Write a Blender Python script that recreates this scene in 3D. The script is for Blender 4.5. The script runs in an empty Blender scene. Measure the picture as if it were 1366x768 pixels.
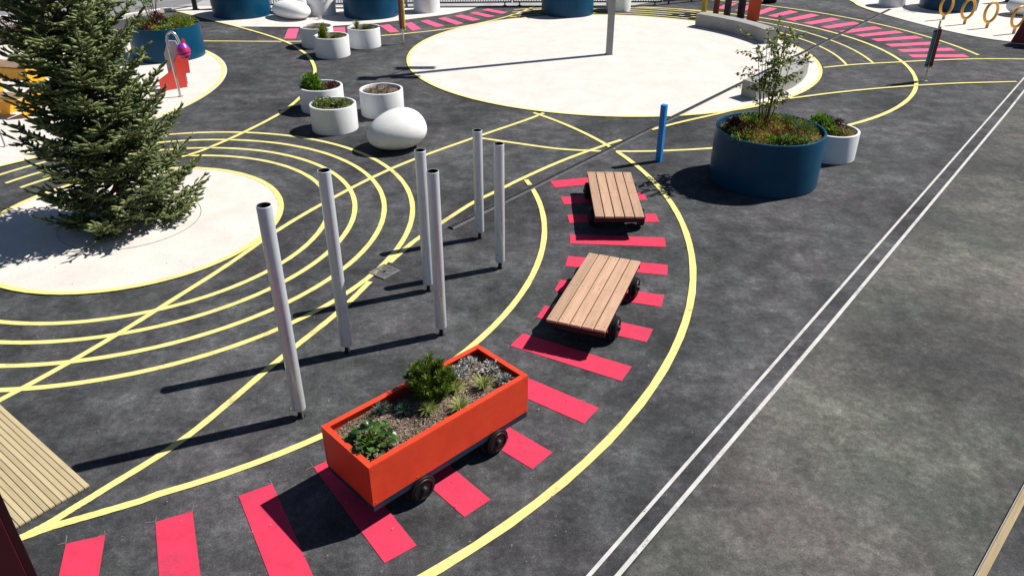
import bpy, bmesh, math, random
import numpy as np
from mathutils import Vector, Matrix
PI = math.pi
R_ = math.radians
random.seed(7)
rng = np.random.default_rng(7)
C = bpy.context.scene.collection
scn = bpy.context.scene

# ------------------------------------------------------------------ camera, sky, sun, exposure
cam = bpy.data.cameras.new("camera")
cam.sensor_fit = 'HORIZONTAL'
cam.sensor_width = 36.0
cam.lens = 36.0 * 1033.6 / 1366.0
cam.clip_start = 0.1
cam.clip_end = 2000
camo = bpy.data.objects.new("camera", cam)
C.objects.link(camo)
camo.location = (0, 0, 6.0)
camo.rotation_euler = (R_(90 - 30.137), 0, 0)
scn.camera = camo

SUN = Vector((0.817, 0.315, 1.0)).normalized()          # towards the sun
sun_el = math.asin(SUN.z)
w = bpy.data.worlds.new("World")
scn.world = w
w.use_nodes = True
nt = w.node_tree
nt.nodes.clear()
sky = nt.nodes.new('ShaderNodeTexSky')
sky.sky_type = 'NISHITA'
sky.sun_disc = False
sky.sun_elevation = sun_el
sky.sun_rotation = math.atan2(SUN.x, SUN.y)
sky.air_density = 0.75
sky.dust_density = 0.15
bg = nt.nodes.new('ShaderNodeBackground')
bg.inputs['Strength'].default_value = 0.05
wo = nt.nodes.new('ShaderNodeOutputWorld')
nt.links.new(sky.outputs[0], bg.inputs[0])
nt.links.new(bg.outputs[0], wo.inputs[0])
sl = bpy.data.lights.new("sun", 'SUN')
sl.energy = 5.0
sl.angle = R_(0.5)
sl.color = (1.0, 0.955, 0.89)
so = bpy.data.objects.new("sun", sl)
C.objects.link(so)
so.rotation_euler = SUN.to_track_quat('Z', 'Y').to_euler()
scn.view_settings.view_transform = 'Standard'
scn.view_settings.look = 'None'
scn.view_settings.exposure = 0.42
scn.view_settings.gamma = 1.0
scn.view_settings.use_curve_mapping = False

# ------------------------------------------------------------------ materials
def newmat(name):
    m = bpy.data.materials.new(name)
    m.use_nodes = True
    t = m.node_tree
    b = t.nodes['Principled BSDF']
    return m, t, b

def N(t, kind, **kw):
    n = t.nodes.new(kind)
    for k, v in kw.items():
        setattr(n, k, v)
    return n

def noise(t, scale, detail=5, rough=0.55, vec=None, dist=0.0):
    n = N(t, 'ShaderNodeTexNoise')
    n.inputs['Scale'].default_value = scale
    n.inputs['Detail'].default_value = detail
    n.inputs['Roughness'].default_value = rough
    n.inputs['Distortion'].default_value = dist
    if vec is not None:
        t.links.new(vec, n.inputs['Vector'])
    return n

def ramp(t, fac, stops):
    r = N(t, 'ShaderNodeValToRGB')
    el = r.color_ramp.elements
    while len(el) < len(stops):
        el.new(0.5)
    for e, (p, c) in zip(el, stops):
        e.position = p
        e.color = (*c, 1) if len(c) == 3 else c
    t.links.new(fac, r.inputs[0])
    return r

def mixc(t, fac, a, b, blend='MIX'):
    m = N(t, 'ShaderNodeMix', data_type='RGBA', blend_type=blend)
    for sock, val in ((m.inputs[0], fac), (m.inputs[6], a), (m.inputs[7], b)):
        if isinstance(val, (int, float)):
            sock.default_value = val
        elif isinstance(val, tuple):
            sock.default_value = (*val, 1) if len(val) == 3 else val
        else:
            t.links.new(val, sock)
    return m.outputs[2]

def bump(t, b, h, strength=0.3, dist=0.01):
    n = N(t, 'ShaderNodeBump')
    n.inputs['Strength'].default_value = strength
    n.inputs['Distance'].default_value = dist
    t.links.new(h, n.inputs['Height'])
    t.links.new(n.outputs[0], b.inputs['Normal'])

def objco(t):
    return N(t, 'ShaderNodeTexCoord').outputs['Object']

def worldco(t):
    return N(t, 'ShaderNodeNewGeometry').outputs['Position']

def asphalt(name, dark, light, tint=(0.075, 0.068, 0.05), big=0.35, contrast=0.5, grain=0.85, chip=0.6):
    m, t, b = newmat(name)
    v = worldco(t)
    n1 = noise(t, big, 4, 0.55, v, 0.2)
    n2 = noise(t, 2.6, 5, 0.62, v)
    n6 = noise(t, 11.0, 5, 0.7, v)
    n3 = noise(t, 70, 4, 0.75, v)
    n4 = noise(t, 0.8, 8, 0.7, v, 0.2)
    r1 = ramp(t, n1.outputs[0], [(0.34, dark), (0.68, light)])
    r2 = ramp(t, n2.outputs[0], [(0.32, (0.60,) * 3), (0.5, (0.97,) * 3), (0.68, (1.55,) * 3)])
    c = mixc(t, contrast, r1.outputs[0], r2.outputs[0], 'MULTIPLY')
    c = mixc(t, 0.7, c, ramp(t, n6.outputs[0], [(0.32, (0.55,) * 3), (0.5, (0.98,) * 3), (0.68, (1.6,) * 3)]).outputs[0], 'MULTIPLY')
    c = mixc(t, ramp(t, n4.outputs[0], [(0.5, (0, 0, 0)), (0.78, (0.55,) * 3)]).outputs[0], c, tint)
    r3 = ramp(t, n3.outputs[0], [(0.30, (0.30,) * 3), (0.5, (0.95,) * 3), (0.70, (2.2,) * 3)])
    c = mixc(t, grain, c, r3.outputs[0], 'MULTIPLY')
    vg = N(t, 'ShaderNodeTexVoronoi')
    vg.inputs['Scale'].default_value = 55.0
    t.links.new(v, vg.inputs['Vector'])
    vr = ramp(t, vg.outputs['Color'], [(0.1, (0.65,) * 3), (0.7, (1.0,) * 3), (0.97, (1.7,) * 3)])
    c = mixc(t, chip, c, vr.outputs[0], 'MULTIPLY')
    n7 = noise(t, 0.55, 4, 0.6, v, 0.3)
    c = mixc(t, 0.5, c, ramp(t, n7.outputs[0], [(0.36, (0.94, 1.07, 0.97)), (0.5, (1, 1, 1)), (0.64, (1.07, 0.96, 1.05))]).outputs[0], 'MULTIPLY')
    # bright chips and scuffs of their own shape
    vo = N(t, 'ShaderNodeTexVoronoi')
    vo.inputs['Scale'].default_value = 7.0
    t.links.new(v, vo.inputs['Vector'])
    sp = ramp(t, vo.outputs['Distance'], [(0.0, (1, 1, 1)), (0.045, (0.5,) * 3), (0.06, (0, 0, 0))])
    gate = ramp(t, vo.outputs['Color'], [(0.8, (0, 0, 0)), (0.86, (1, 1, 1))])
    k = mixc(t, 1.0, sp.outputs[0], gate.outputs[0], 'MULTIPLY')
    c = mixc(t, k, c, (0.30, 0.29, 0.27))
    mp = N(t, 'ShaderNodeMapping')
    mp.inputs['Rotation'].default_value = (0, 0, 0.55)
    mp.inputs['Scale'].default_value = (0.6, 4.0, 1)
    t.links.new(v, mp.inputs[0])
    n5 = noise(t, 1.1, 8, 0.72, mp.outputs[0], 0.3)
    sc = ramp(t, n5.outputs[0], [(0.63, (0, 0, 0)), (0.78, (0.4,) * 3)])
    c = mixc(t, sc.outputs[0], c, tuple(min(1, x * 1.9) for x in light))
    t.links.new(c, b.inputs['Base Color'])
    b.inputs['Roughness'].default_value = 0.9
    b.inputs['Specular IOR Level'].default_value = 0.25
    bump(t, b, n3.outputs[0], 0.5, 0.006)
    return m

def painted_ground(name, col, wear=0.5, under=(0.05, 0.048, 0.05)):
    m, t, b = newmat(name)
    v = worldco(t)
    n1 = noise(t, 34, 6, 0.75, v)
    n2 = noise(t, 1.9, 5, 0.6, v)
    n3 = noise(t, 6, 4, 0.6, v)
    shade = ramp(t, n3.outputs[0], [(0.3, tuple(x * 0.84 for x in col)), (0.7, tuple(min(1, x * 1.06) for x in col))])
    a = N(t, 'ShaderNodeMath', operation='ADD')
    t.links.new(n1.outputs[0], a.inputs[0])
    t.links.new(n2.outputs[0], a.inputs[1])
    hf = N(t, 'ShaderNodeMath', operation='MULTIPLY')
    hf.inputs[1].default_value = 0.5
    t.links.new(a.outputs[0], hf.inputs[0])
    r = ramp(t, hf.outputs[0], [(0.585 - 0.05 * wear, (0, 0, 0)), (0.665 - 0.05 * wear, (0.8,) * 3)])
    c = mixc(t, r.outputs[0], shade.outputs[0], under)
    t.links.new(c, b.inputs['Base Color'])
    b.inputs['Roughness'].default_value = 0.8
    b.inputs['Specular IOR Level'].default_value = 0.3
    bump(t, b, noise(t, 85, 3, 0.7, v).outputs[0], 0.35, 0.005)
    return m

def mottled(name, a, c2, scale=3.0, rough=0.6, spec=0.5, metal=0.0, fine=60, bstr=0.15, bdist=0.004, coat=0.0, world=False, dirt=0.0):
    m, t, b = newmat(name)
    v = worldco(t) if world else objco(t)
    n1 = noise(t, scale, 6, 0.6, v, 0.4)
    n2 = noise(t, fine, 4, 0.6, v)
    c = ramp(t, n1.outputs[0], [(0.32, a), (0.68, c2)]).outputs[0]
    c = mixc(t, 0.35, c, ramp(t, n2.outputs[0], [(0.3, (0.75,) * 3), (0.7, (1.2,) * 3)]).outputs[0], 'MULTIPLY')
    if dirt:
        n3 = noise(t, scale * 2.7, 7, 0.7, v, 1.0)
        c = mixc(t, ramp(t, n3.outputs[0], [(0.56, (0, 0, 0)), (0.75, (dirt,) * 3)]).outputs[0], c, (0.16, 0.14, 0.11))
    t.links.new(c, b.inputs['Base Color'])
    rr = ramp(t, n1.outputs[0], [(0.3, (max(0, rough - 0.06),) * 3), (0.7, (min(1, rough + 0.08),) * 3)])
    t.links.new(rr.outputs[0], b.inputs['Roughness'])
    b.inputs['Specular IOR Level'].default_value = spec
    b.inputs['Metallic'].default_value = metal
    b.inputs['Coat Weight'].default_value = coat
    bump(t, b, n2.outputs[0], bstr, bdist)
    return m

def wood(name, a, c2, axis='X', grain=30):
    m, t, b = newmat(name)
    v = objco(t)
    oi = N(t, 'ShaderNodeObjectInfo')
    mp = N(t, 'ShaderNodeMapping')
    s = {'X': (1.2, grain, grain), 'Y': (grain, 1.2, grain)}[axis]
    mp.inputs['Scale'].default_value = s
    t.links.new(v, mp.inputs[0])
    ad = N(t, 'ShaderNodeVectorMath', operation='ADD')
    t.links.new(mp.outputs[0], ad.inputs[0])
    ml = N(t, 'ShaderNodeMath', operation='MULTIPLY')
    ml.inputs[1].default_value = 53.0
    t.links.new(oi.outputs['Random'], ml.inputs[0])
    t.links.new(ml.outputs[0], ad.inputs[1])
    n1 = noise(t, 1.0, 6, 0.65, ad.outputs[0], 0.8)
    c = ramp(t, n1.outputs[0], [(0.3, a), (0.7, c2)]).outputs[0]
    hs = N(t, 'ShaderNodeHueSaturation')
    mr = N(t, 'ShaderNodeMapRange')
    mr.inputs[3].default_value = 0.84
    mr.inputs[4].default_value = 1.14
    t.links.new(oi.outputs['Random'], mr.inputs[0])
    t.links.new(mr.outputs[0], hs.inputs['Value'])
    t.links.new(c, hs.inputs['Color'])
    n2 = noise(t, 3.5, 5, 0.6, v, 0.5)
    c = mixc(t, ramp(t, n2.outputs[0], [(0.5, (0, 0, 0)), (0.75, (0.3,) * 3)]).outputs[0], hs.outputs[0], tuple(x * 0.62 for x in a))
    t.links.new(c, b.inputs['Base Color'])
    b.inputs['Roughness'].default_value = 0.75
    bump(t, b, n1.outputs[0], 0.3, 0.004)
    return m

def leafmat(name, cols, clump=5.0, trans=0.25, rough=0.55, world=True):
    """cols: list of real leaf colours picked per leaf and per clump"""
    m, t, b = newmat(name)
    ge = N(t, 'ShaderNodeNewGeometry')
    v = ge.outputs['Position']
    n1 = noise(t, clump, 3, 0.6, v)
    a = N(t, 'ShaderNodeMath', operation='MULTIPLY_ADD')
    a.inputs[1].default_value = 0.62
    t.links.new(ge.outputs['Random Per Island'], a.inputs[0])
    s = N(t, 'ShaderNodeMath', operation='MULTIPLY_ADD')
    s.inputs[1].default_value = 1.5
    s.inputs[2].default_value = -0.56
    t.links.new(n1.outputs[0], s.inputs[0])
    t.links.new(s.outputs[0], a.inputs[2])
    k = len(cols)
    c = ramp(t, a.outputs[0], [(0.06 + 0.88 * i / max(1, k - 1), cc) for i, cc in enumerate(cols)])
    t.links.new(c.outputs[0], b.inputs['Base Color'])
    b.inputs['Roughness'].default_value = rough
    b.inputs['Specular IOR Level'].default_value = 0.35
    tr = N(t, 'ShaderNodeBsdfTranslucent')
    t.links.new(c.outputs[0], tr.inputs[0])
    mx = N(t, 'ShaderNodeMixShader')
    mx.inputs[0].default_value = trans
    t.links.new(b.outputs[0], mx.inputs[1])
    t.links.new(tr.outputs[0], mx.inputs[2])
    t.links.new(mx.outputs[0], t.nodes['Material Output'].inputs[0])
    return m

M = {}
M['asphalt'] = asphalt('asphalt', (0.032, 0.033, 0.036), (0.089, 0.090, 0.095), (0.080, 0.082, 0.080), 0.42, 1.0, 0.6, 0.4)
M['court'] = asphalt('court_asphalt', (0.050, 0.052, 0.051), (0.132, 0.127, 0.115), (0.075, 0.085, 0.082), 0.42, 0.7, 0.42, 0.3)
M['pavement'] = mottled('pavement_concrete', (0.30, 0.30, 0.31), (0.42, 0.42, 0.42), 0.8, 0.85, 0.3, world=True)
M['road'] = mottled('road_grey', (0.17, 0.17, 0.18), (0.24, 0.24, 0.25), 0.8, 0.85, 0.3, world=True)
M['pad'] = mottled('pale_concrete', (0.60, 0.555, 0.515), (0.69, 0.645, 0.60), 1.4, 0.85, 0.25, fine=40, world=True, dirt=0.16)
M['bench_conc'] = mottled('bench_concrete', (0.27, 0.265, 0.255), (0.36, 0.355, 0.345), 2.0, 0.8, 0.3, fine=30, dirt=0.25)
M['yellow'] = painted_ground('yellow_paint', (0.78, 0.69, 0.245), 0.7, (0.30, 0.27, 0.14))
M['white'] = painted_ground('white_paint', (0.56, 0.555, 0.54), 0.9, (0.2, 0.2, 0.19))
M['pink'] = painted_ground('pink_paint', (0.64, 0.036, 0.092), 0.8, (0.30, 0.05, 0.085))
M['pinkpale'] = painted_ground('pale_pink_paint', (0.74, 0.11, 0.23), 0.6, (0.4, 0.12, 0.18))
M['chalk'] = mottled('chalk', (0.13, 0.13, 0.13), (0.22, 0.22, 0.22), 9, 0.9, 0.2, world=True)
M['drain'] = mottled('drain_steel', (0.045, 0.045, 0.05), (0.085, 0.085, 0.09), 6, 0.55, 0.5, world=True)
M['drainframe'] = mottled('drain_frame', (0.15, 0.15, 0.155), (0.24, 0.24, 0.245), 6, 0.6, 0.5, world=True)
M['cover'] = mottled('drain_cover_steel', (0.10, 0.10, 0.105), (0.20, 0.195, 0.19), 14, 0.6, 0.5, world=True)
M['dark'] = mottled('gap_shade_black', (0.012,) * 3, (0.02,) * 3, 5, 0.9, 0.2)  # near black that puts the shade of hollows and slots into the colour
M['alu'] = mottled('satin_aluminium', (0.60, 0.655, 0.71), (0.66, 0.715, 0.77), 2.0, 0.30, 0.5, 0.2, fine=120, bstr=0.02)
M['steel'] = mottled('stainless_steel', (0.5, 0.49, 0.47), (0.62, 0.61, 0.58), 5.0, 0.3, 0.5, 0.8)
M['greypost'] = mottled('grey_coated_steel', (0.22, 0.22, 0.22), (0.28, 0.28, 0.27), 3.0, 0.5, 0.5, 0.2)
M['blackmetal'] = mottled('black_metal', (0.008, 0.008, 0.010), (0.015, 0.015, 0.018), 8.0, 0.5, 0.35)
M['rubber'] = mottled('black_wheel', (0.006, 0.006, 0.007), (0.012, 0.012, 0.013), 8.0, 0.5, 0.22)
M['navy'] = mottled('navy_chassis', (0.004, 0.018, 0.042), (0.008, 0.028, 0.06), 6.0, 0.45, 0.5)
M['orange'] = mottled('orange_red_paint', (0.66, 0.050, 0.019), (0.74, 0.064, 0.024), 4.0, 0.42, 0.3, dirt=0.06)
M['orangeplain'] = mottled('orange_post_paint', (0.72, 0.085, 0.015), (0.78, 0.10, 0.02), 4.0, 0.45, 0.5)
M['maroon'] = mottled('dark_red_paint', (0.15, 0.009, 0.018), (0.20, 0.013, 0.024), 4.0, 0.45, 0.5)
M['cabred'] = mottled('deep_cab_red', (0.075, 0.005, 0.012), (0.11, 0.008, 0.018), 4.0, 0.4, 0.5)
M['redpanel'] = mottled('red_panel_paint', (0.62, 0.045, 0.03), (0.70, 0.06, 0.04), 4.0, 0.5, 0.5)
M['lilac'] = mottled('lilac_panel_paint', (0.42, 0.36, 0.42), (0.5, 0.44, 0.5), 4.0, 0.5, 0.5)
M['purple'] = mottled('purple_plastic', (0.26, 0.015, 0.45), (0.33, 0.03, 0.52), 6.0, 0.35, 0.5)
M['magenta'] = mottled('magenta_plastic', (0.40, 0.01, 0.11), (0.48, 0.02, 0.15), 6.0, 0.4, 0.5)
M['teal'] = mottled('teal_paint', (0.01, 0.20, 0.24), (0.02, 0.26, 0.29), 6.0, 0.4, 0.5)
M['mustard'] = mottled('mustard_paint', (0.55, 0.40, 0.02), (0.62, 0.46, 0.03), 6.0, 0.45, 0.5)
M['gold'] = mottled('golden_yellow_paint', (0.76, 0.38, 0.03), (0.82, 0.44, 0.04), 6.0, 0.4, 0.5)
M['amber'] = mottled('amber_yellow_paint', (0.78, 0.36, 0.006), (0.84, 0.42, 0.01), 4.0, 0.45, 0.5)
M['blue'] = mottled('blue_glossy_shell', (0.0006, 0.044, 0.098), (0.001, 0.058, 0.122), 2.0, 0.34, 0.22, coat=0.0, dirt=0.04)
M['bluepost'] = mottled('blue_post_paint', (0.005, 0.20, 0.58), (0.008, 0.24, 0.66), 5.0, 0.4, 0.5)
M['whitepot'] = mottled('white_shell', (0.70, 0.71, 0.71), (0.78, 0.79, 0.79), 2.5, 0.42, 0.5, coat=0.1, dirt=0.10)
M['stone'] = mottled('white_stone_seat', (0.76, 0.765, 0.76), (0.82, 0.82, 0.81), 3.0, 0.7, 0.35, fine=45, bstr=0.25, dirt=0.08)
M['soil'] = mottled('planting_soil', (0.095, 0.068, 0.05), (0.21, 0.16, 0.125), 9.0, 0.95, 0.1, fine=70, bstr=0.9, bdist=0.02)
M['mulch'] = leafmat('bark_mulch', [(0.06, 0.042, 0.03), (0.17, 0.125, 0.095), (0.29, 0.225, 0.175), (0.44, 0.36, 0.29)], 6, 0.0, 0.95)
M['wood'] = wood('hardwood_plank', (0.38, 0.225, 0.14), (0.56, 0.365, 0.245))
M['ridge'] = wood('pale_ridged_board', (0.40, 0.325, 0.185), (0.49, 0.41, 0.25))
M['slatwood'] = wood('brown_slat', (0.20, 0.125, 0.075), (0.29, 0.19, 0.115))
M['timber'] = wood('timber_edging', (0.26, 0.185, 0.09), (0.44, 0.34, 0.19))
M['bark'] = mottled('spruce_bark', (0.05, 0.034, 0.026), (0.11, 0.08, 0.062), 12.0, 0.95, 0.1, bstr=0.8, bdist=0.02)
M['twig'] = mottled('twig_bark', (0.06, 0.045, 0.032), (0.10, 0.075, 0.055), 12.0, 0.9, 0.1)
M['spruce'] = leafmat('spruce_needles', [(0.056, 0.090, 0.038), (0.135, 0.18, 0.064), (0.245, 0.29, 0.11), (0.36, 0.39, 0.185)], 3.2, 0.22, 0.55)
M['pine'] = leafmat('pine_needles', [(0.05, 0.10, 0.010), (0.11, 0.18, 0.018), (0.22, 0.29, 0.035)], 12, 0.25)
M['broad'] = leafmat('glossy_leaf', [(0.012, 0.035, 0.008), (0.030, 0.075, 0.014), (0.075, 0.150, 0.03), (0.15, 0.24, 0.09)], 8, 0.25, 0.3)
M['tuft'] = leafmat('striped_grass', [(0.24, 0.29, 0.07), (0.40, 0.45, 0.13), (0.58, 0.60, 0.28)], 10, 0.25)
M['bluegreen'] = leafmat('blue_green_grass', [(0.04, 0.10, 0.08), (0.07, 0.15, 0.11), (0.11, 0.19, 0.12)], 10, 0.2)
M['silver'] = leafmat('silver_leaf', [(0.15, 0.155, 0.14), (0.32, 0.33, 0.31), (0.55, 0.56, 0.54)], 12, 0.1)
M['lime'] = leafmat('bright_green_leaf', [(0.045, 0.11, 0.010), (0.12, 0.25, 0.018), (0.26, 0.40, 0.04)], 9, 0.3)
M['limeyellow'] = leafmat('yellow_green_leaf', [(0.10, 0.15, 0.012), (0.22, 0.28, 0.025), (0.36, 0.40, 0.05)], 9, 0.3)
M['creep'] = leafmat('creeping_leaf', [(0.035, 0.075, 0.014), (0.09, 0.17, 0.028), (0.22, 0.29, 0.06), (0.45, 0.43, 0.18)], 10, 0.25)
M['drygrass'] = leafmat('dry_grass', [(0.09, 0.075, 0.035), (0.19, 0.16, 0.085), (0.33, 0.30, 0.20)], 10, 0.2)
M['mixed'] = leafmat('mixed_perennials', [(0.05, 0.10, 0.022), (0.14, 0.22, 0.035), (0.40, 0.37, 0.055), (0.27, 0.10, 0.04), (0.16, 0.26, 0.06), (0.48, 0.46, 0.18)], 4.5, 0.25)
M['feather'] = leafmat('feathery_leaf', [(0.06, 0.12, 0.035), (0.12, 0.20, 0.06), (0.20, 0.27, 0.09)], 8, 0.25)
M['redleaf'] = leafmat('dark_red_leaf', [(0.045, 0.010, 0.016), (0.10, 0.022, 0.034), (0.17, 0.05, 0.06)], 8, 0.25)
M['sapling'] = leafmat('sapling_leaf', [(0.05, 0.09, 0.012), (0.15, 0.21, 0.02), (0.32, 0.34, 0.045)], 6, 0.3)
M['lamp'] = mottled('lamp_grey', (0.2,) * 3, (0.26,) * 3, 4, 0.5)

# ------------------------------------------------------------------ mesh helpers
class MB:
    """collects vertices and faces for ONE mesh"""
    def __init__(s):
        s.V = []
        s.F = []
    def add(s, V, F):
        o = len(s.V)
        s.V.extend([tuple(v) for v in V])
        s.F.extend([tuple(i + o for i in f) for f in F])
        return s
    def box(s, c, d, rz=0.0):
        x, y, z = (k / 2 for k in d)
        cs, sn = math.cos(rz), math.sin(rz)
        V = []
        for sz in (-z, z):
            for sx, sy in ((-x, -y), (x, -y), (x, y), (-x, y)):
                V.append((c[0] + sx * cs - sy * sn, c[1] + sx * sn + sy * cs, c[2] + sz))
        return s.add(V, [(0, 3, 2, 1), (4, 5, 6, 7), (0, 1, 5, 4), (1, 2, 6, 5), (2, 3, 7, 6), (3, 0, 4, 7)])
    def prism(s, poly, z0, z1):
        n = len(poly)
        V = [(x, y, z0) for x, y in poly] + [(x, y, z1) for x, y in poly]
        F = [tuple(range(n - 1, -1, -1)), tuple(range(n, 2 * n))]
        F += [(i, (i + 1) % n, n + (i + 1) % n, n + i) for i in range(n)]
        return s.add(V, F)
    def lathe(s, prof, n=48, c=(0, 0, 0), axis='Z', closed=False):
        V, F = [], []
        k = len(prof)
        for i in range(n):
            a = 2 * PI * i / n
            for r, z in prof:
                if axis == 'Z':
                    V.append((c[0] + r * math.cos(a), c[1] + r * math.sin(a), c[2] + z))
                elif axis == 'Y':
                    V.append((c[0] + r * math.cos(a), c[1] + z, c[2] + r * math.sin(a)))
                else:
                    V.append((c[0] + z, c[1] + r * math.cos(a), c[2] + r * math.sin(a)))
        for i in range(n):
            j = (i + 1) % n
            for q in range(k - 1 + (1 if closed else 0)):
                q2 = (q + 1) % k
                f = (i * k + q, j * k + q, j * k + q2, i * k + q2)
                F.append(f if axis != 'Y' else f[::-1])
        return s.add(V, F)
    def tube(s, pts, r, n=8, cap=True):
        P = [Vector(p) for p in pts]
        rs = r if isinstance(r, (list, tuple)) else [r] * len(P)
        V, F = [], []
        for i, p in enumerate(P):
            d = (P[min(i + 1, len(P) - 1)] - P[max(i - 1, 0)]).normalized()
            u = d.orthogonal().normalized() if i == 0 else (u - d * u.dot(d)).normalized()
            v = d.cross(u)
            for j in range(n):
                a = 2 * PI * j / n
                V.append(p + (u * math.cos(a) + v * math.sin(a)) * rs[i])
        for i in range(len(P) - 1):
            for j in range(n):
                k = (j + 1) % n
                F.append((i * n + j, i * n + k, (i + 1) * n + k, (i + 1) * n + j))
        if cap:
            F.append(tuple(range(n - 1, -1, -1)))
            F.append(tuple(range((len(P) - 1) * n, len(P) * n)))
        return s.add(V, F)
    def build(s, name, m, parent=None, loc=(0, 0, 0), rz=0.0, smooth=False, bevel=0.0):
        me = bpy.data.meshes.new(name)
        me.from_pydata(s.V, [], s.F)
        if bevel:
            bm = bmesh.new()
            bm.from_mesh(me)
            es = [e for e in bm.edges if len(e.link_faces) == 2 and e.calc_face_angle(0) > 0.6]
            bmesh.ops.bevel(bm, geom=es, offset=bevel, segments=2, profile=0.5, affect='EDGES')
            bm.to_mesh(me)
            bm.free()
        return link(name, me, m, parent, loc, rz, smooth)

def link(name, me, m, parent=None, loc=(0, 0, 0), rz=0.0, smooth=False):
    if m is not None:
        me.materials.append(M[m])
    if smooth:
        n = len(me.polygons)
        me.polygons.foreach_set('use_smooth', [True] * n)
        bm = bmesh.new()
        bm.from_mesh(me)
        for e in bm.edges:
            if len(e.link_faces) != 2 or e.calc_face_angle(0) > 0.6:
                e.smooth = False
        bm.to_mesh(me)
        bm.free()
    o = bpy.data.objects.new(name, me)
    C.objects.link(o)
    o.location = loc
    o.rotation_euler = (0, 0, rz)
    if parent is not None:
        o.parent = parent
    return o

def npmesh(name, V, F, m, parent=None, loc=(0, 0, 0)):
    """fast mesh from numpy arrays, all faces with the same corner count"""
    me = bpy.data.meshes.new(name)
    V = np.asarray(V, np.float32)
    F = np.asarray(F, np.int32)
    me.vertices.add(len(V))
    me.vertices.foreach_set('co', V.ravel())
    k = F.shape[1]
    me.loops.add(F.size)
    me.loops.foreach_set('vertex_index', F.ravel())
    me.polygons.add(len(F))
    me.polygons.foreach_set('loop_start', np.arange(len(F), dtype=np.int32) * k)
    me.update(calc_edges=True)
    return link(name, me, m, parent, loc)

def thing(name, label, cat, loc=(0, 0, 0), rz=0.0, group=None):
    o = bpy.data.objects.new(name, None)
    o.empty_display_size = 0.2
    C.objects.link(o)
    o.location = loc
    o.rotation_euler = (0, 0, rz)
    return tag(o, label, cat, group)

def tag(o, label, cat, group=None):
    o['label'] = label
    o['category'] = cat
    if group:
        o['group'] = group
    return o

def struct(o, kind='structure'):
    o['kind'] = kind
    return o

def dup(root, loc, rz, label):
    r = root.copy()
    C.objects.link(r)
    r.location = loc
    r.rotation_euler = (0, 0, rz)
    r['label'] = label
    for ch in list(root.children):
        c = ch.copy()
        C.objects.link(c)
        c.parent = r
        for g in ch.children:
            d = g.copy()
            C.objects.link(d)
            d.parent = c
    return r

def smooth_line(pts, per=10):
    """Catmull-Rom through ground points"""
    P = [Vector((*p, 0)) for p in pts]
    P = [P[0] * 2 - P[1]] + P + [P[-1] * 2 - P[-2]]
    out = []
    for i in range(1, len(P) - 2):
        a, b, c, d = P[i - 1:i + 3]
        for k in range(per):
            t = k / per
            out.append(0.5 * ((2 * b) + (c - a) * t + (2 * a - 5 * b + 4 * c - d) * t * t + (3 * b - a - 3 * c + d) * t ** 3))
    out.append(P[-2])
    return [(p.x, p.y) for p in out]

def arc(c, r, a0, a1, n=None):
    n = n or max(12, int(abs(a1 - a0) / 2.5))
    return [(c[0] + r * math.cos(R_(a0 + (a1 - a0) * i / n)), c[1] + r * math.sin(R_(a0 + (a1 - a0) * i / n))) for i in range(n + 1)]

def ribbon(name, pts, width, z, m, parent, closed=False):
    n = len(pts)
    V, F = [], []
    for i, p in enumerate(pts):
        a = pts[(i - 1) % n if closed else max(i - 1, 0)]
        b = pts[(i + 1) % n if closed else min(i + 1, n - 1)]
        d = Vector((b[0] - a[0], b[1] - a[1])).normalized()
        wob = 1 + 0.05 * math.sin(i * 2.3 + p[0] * 3)
        nx, ny = -d.y * width / 2 * wob, d.x * width / 2 * wob
        V += [(p[0] + nx, p[1] + ny, z), (p[0] - nx, p[1] - ny, z)]
    for i in range(n if closed else n - 1):
        j = (i + 1) % n
        F.append((2 * i, 2 * i + 1, 2 * j + 1, 2 * j))
    return MB().add(V, F).build(name, m, parent)

def flat(name, poly, z, m, parent=None):
    return MB().add([(x, y, z) for x, y in poly], [tuple(range(len(poly)))]).build(name, m, parent)

# ------------------------------------------------------------------ vegetation helpers (numpy)
def leaves(P, D, Nn, L, W, fold=0.25):
    """diamond leaves: base points P, directions D, up normals Nn, lengths L, widths W -> verts, tri faces"""
    n = len(P)
    D = D / (np.linalg.norm(D, axis=1, keepdims=True) + 1e-9)
    S = np.cross(D, Nn)
    S /= (np.linalg.norm(S, axis=1, keepdims=True) + 1e-9)
    U = np.cross(S, D)
    L = np.broadcast_to(np.asarray(L, float), (n,))[:, None]
    W = np.broadcast_to(np.asarray(W, float), (n,))[:, None]
    mid = P + D * L * 0.5
    V = np.stack([P, mid + S * W / 2 + U * W * fold, P + D * L - U * L * 0.08, mid - S * W / 2 + U * W * fold], 1).reshape(-1, 3)
    b = np.arange(n)[:, None] * 4
    F = np.concatenate([b + [[0, 1, 2]], b + [[0, 2, 3]]], 1).reshape(-1, 3)
    return V, F

def rdir(n):
    v = rng.normal(size=(n, 3))
    return v / np.linalg.norm(v, axis=1, keepdims=True)

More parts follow.
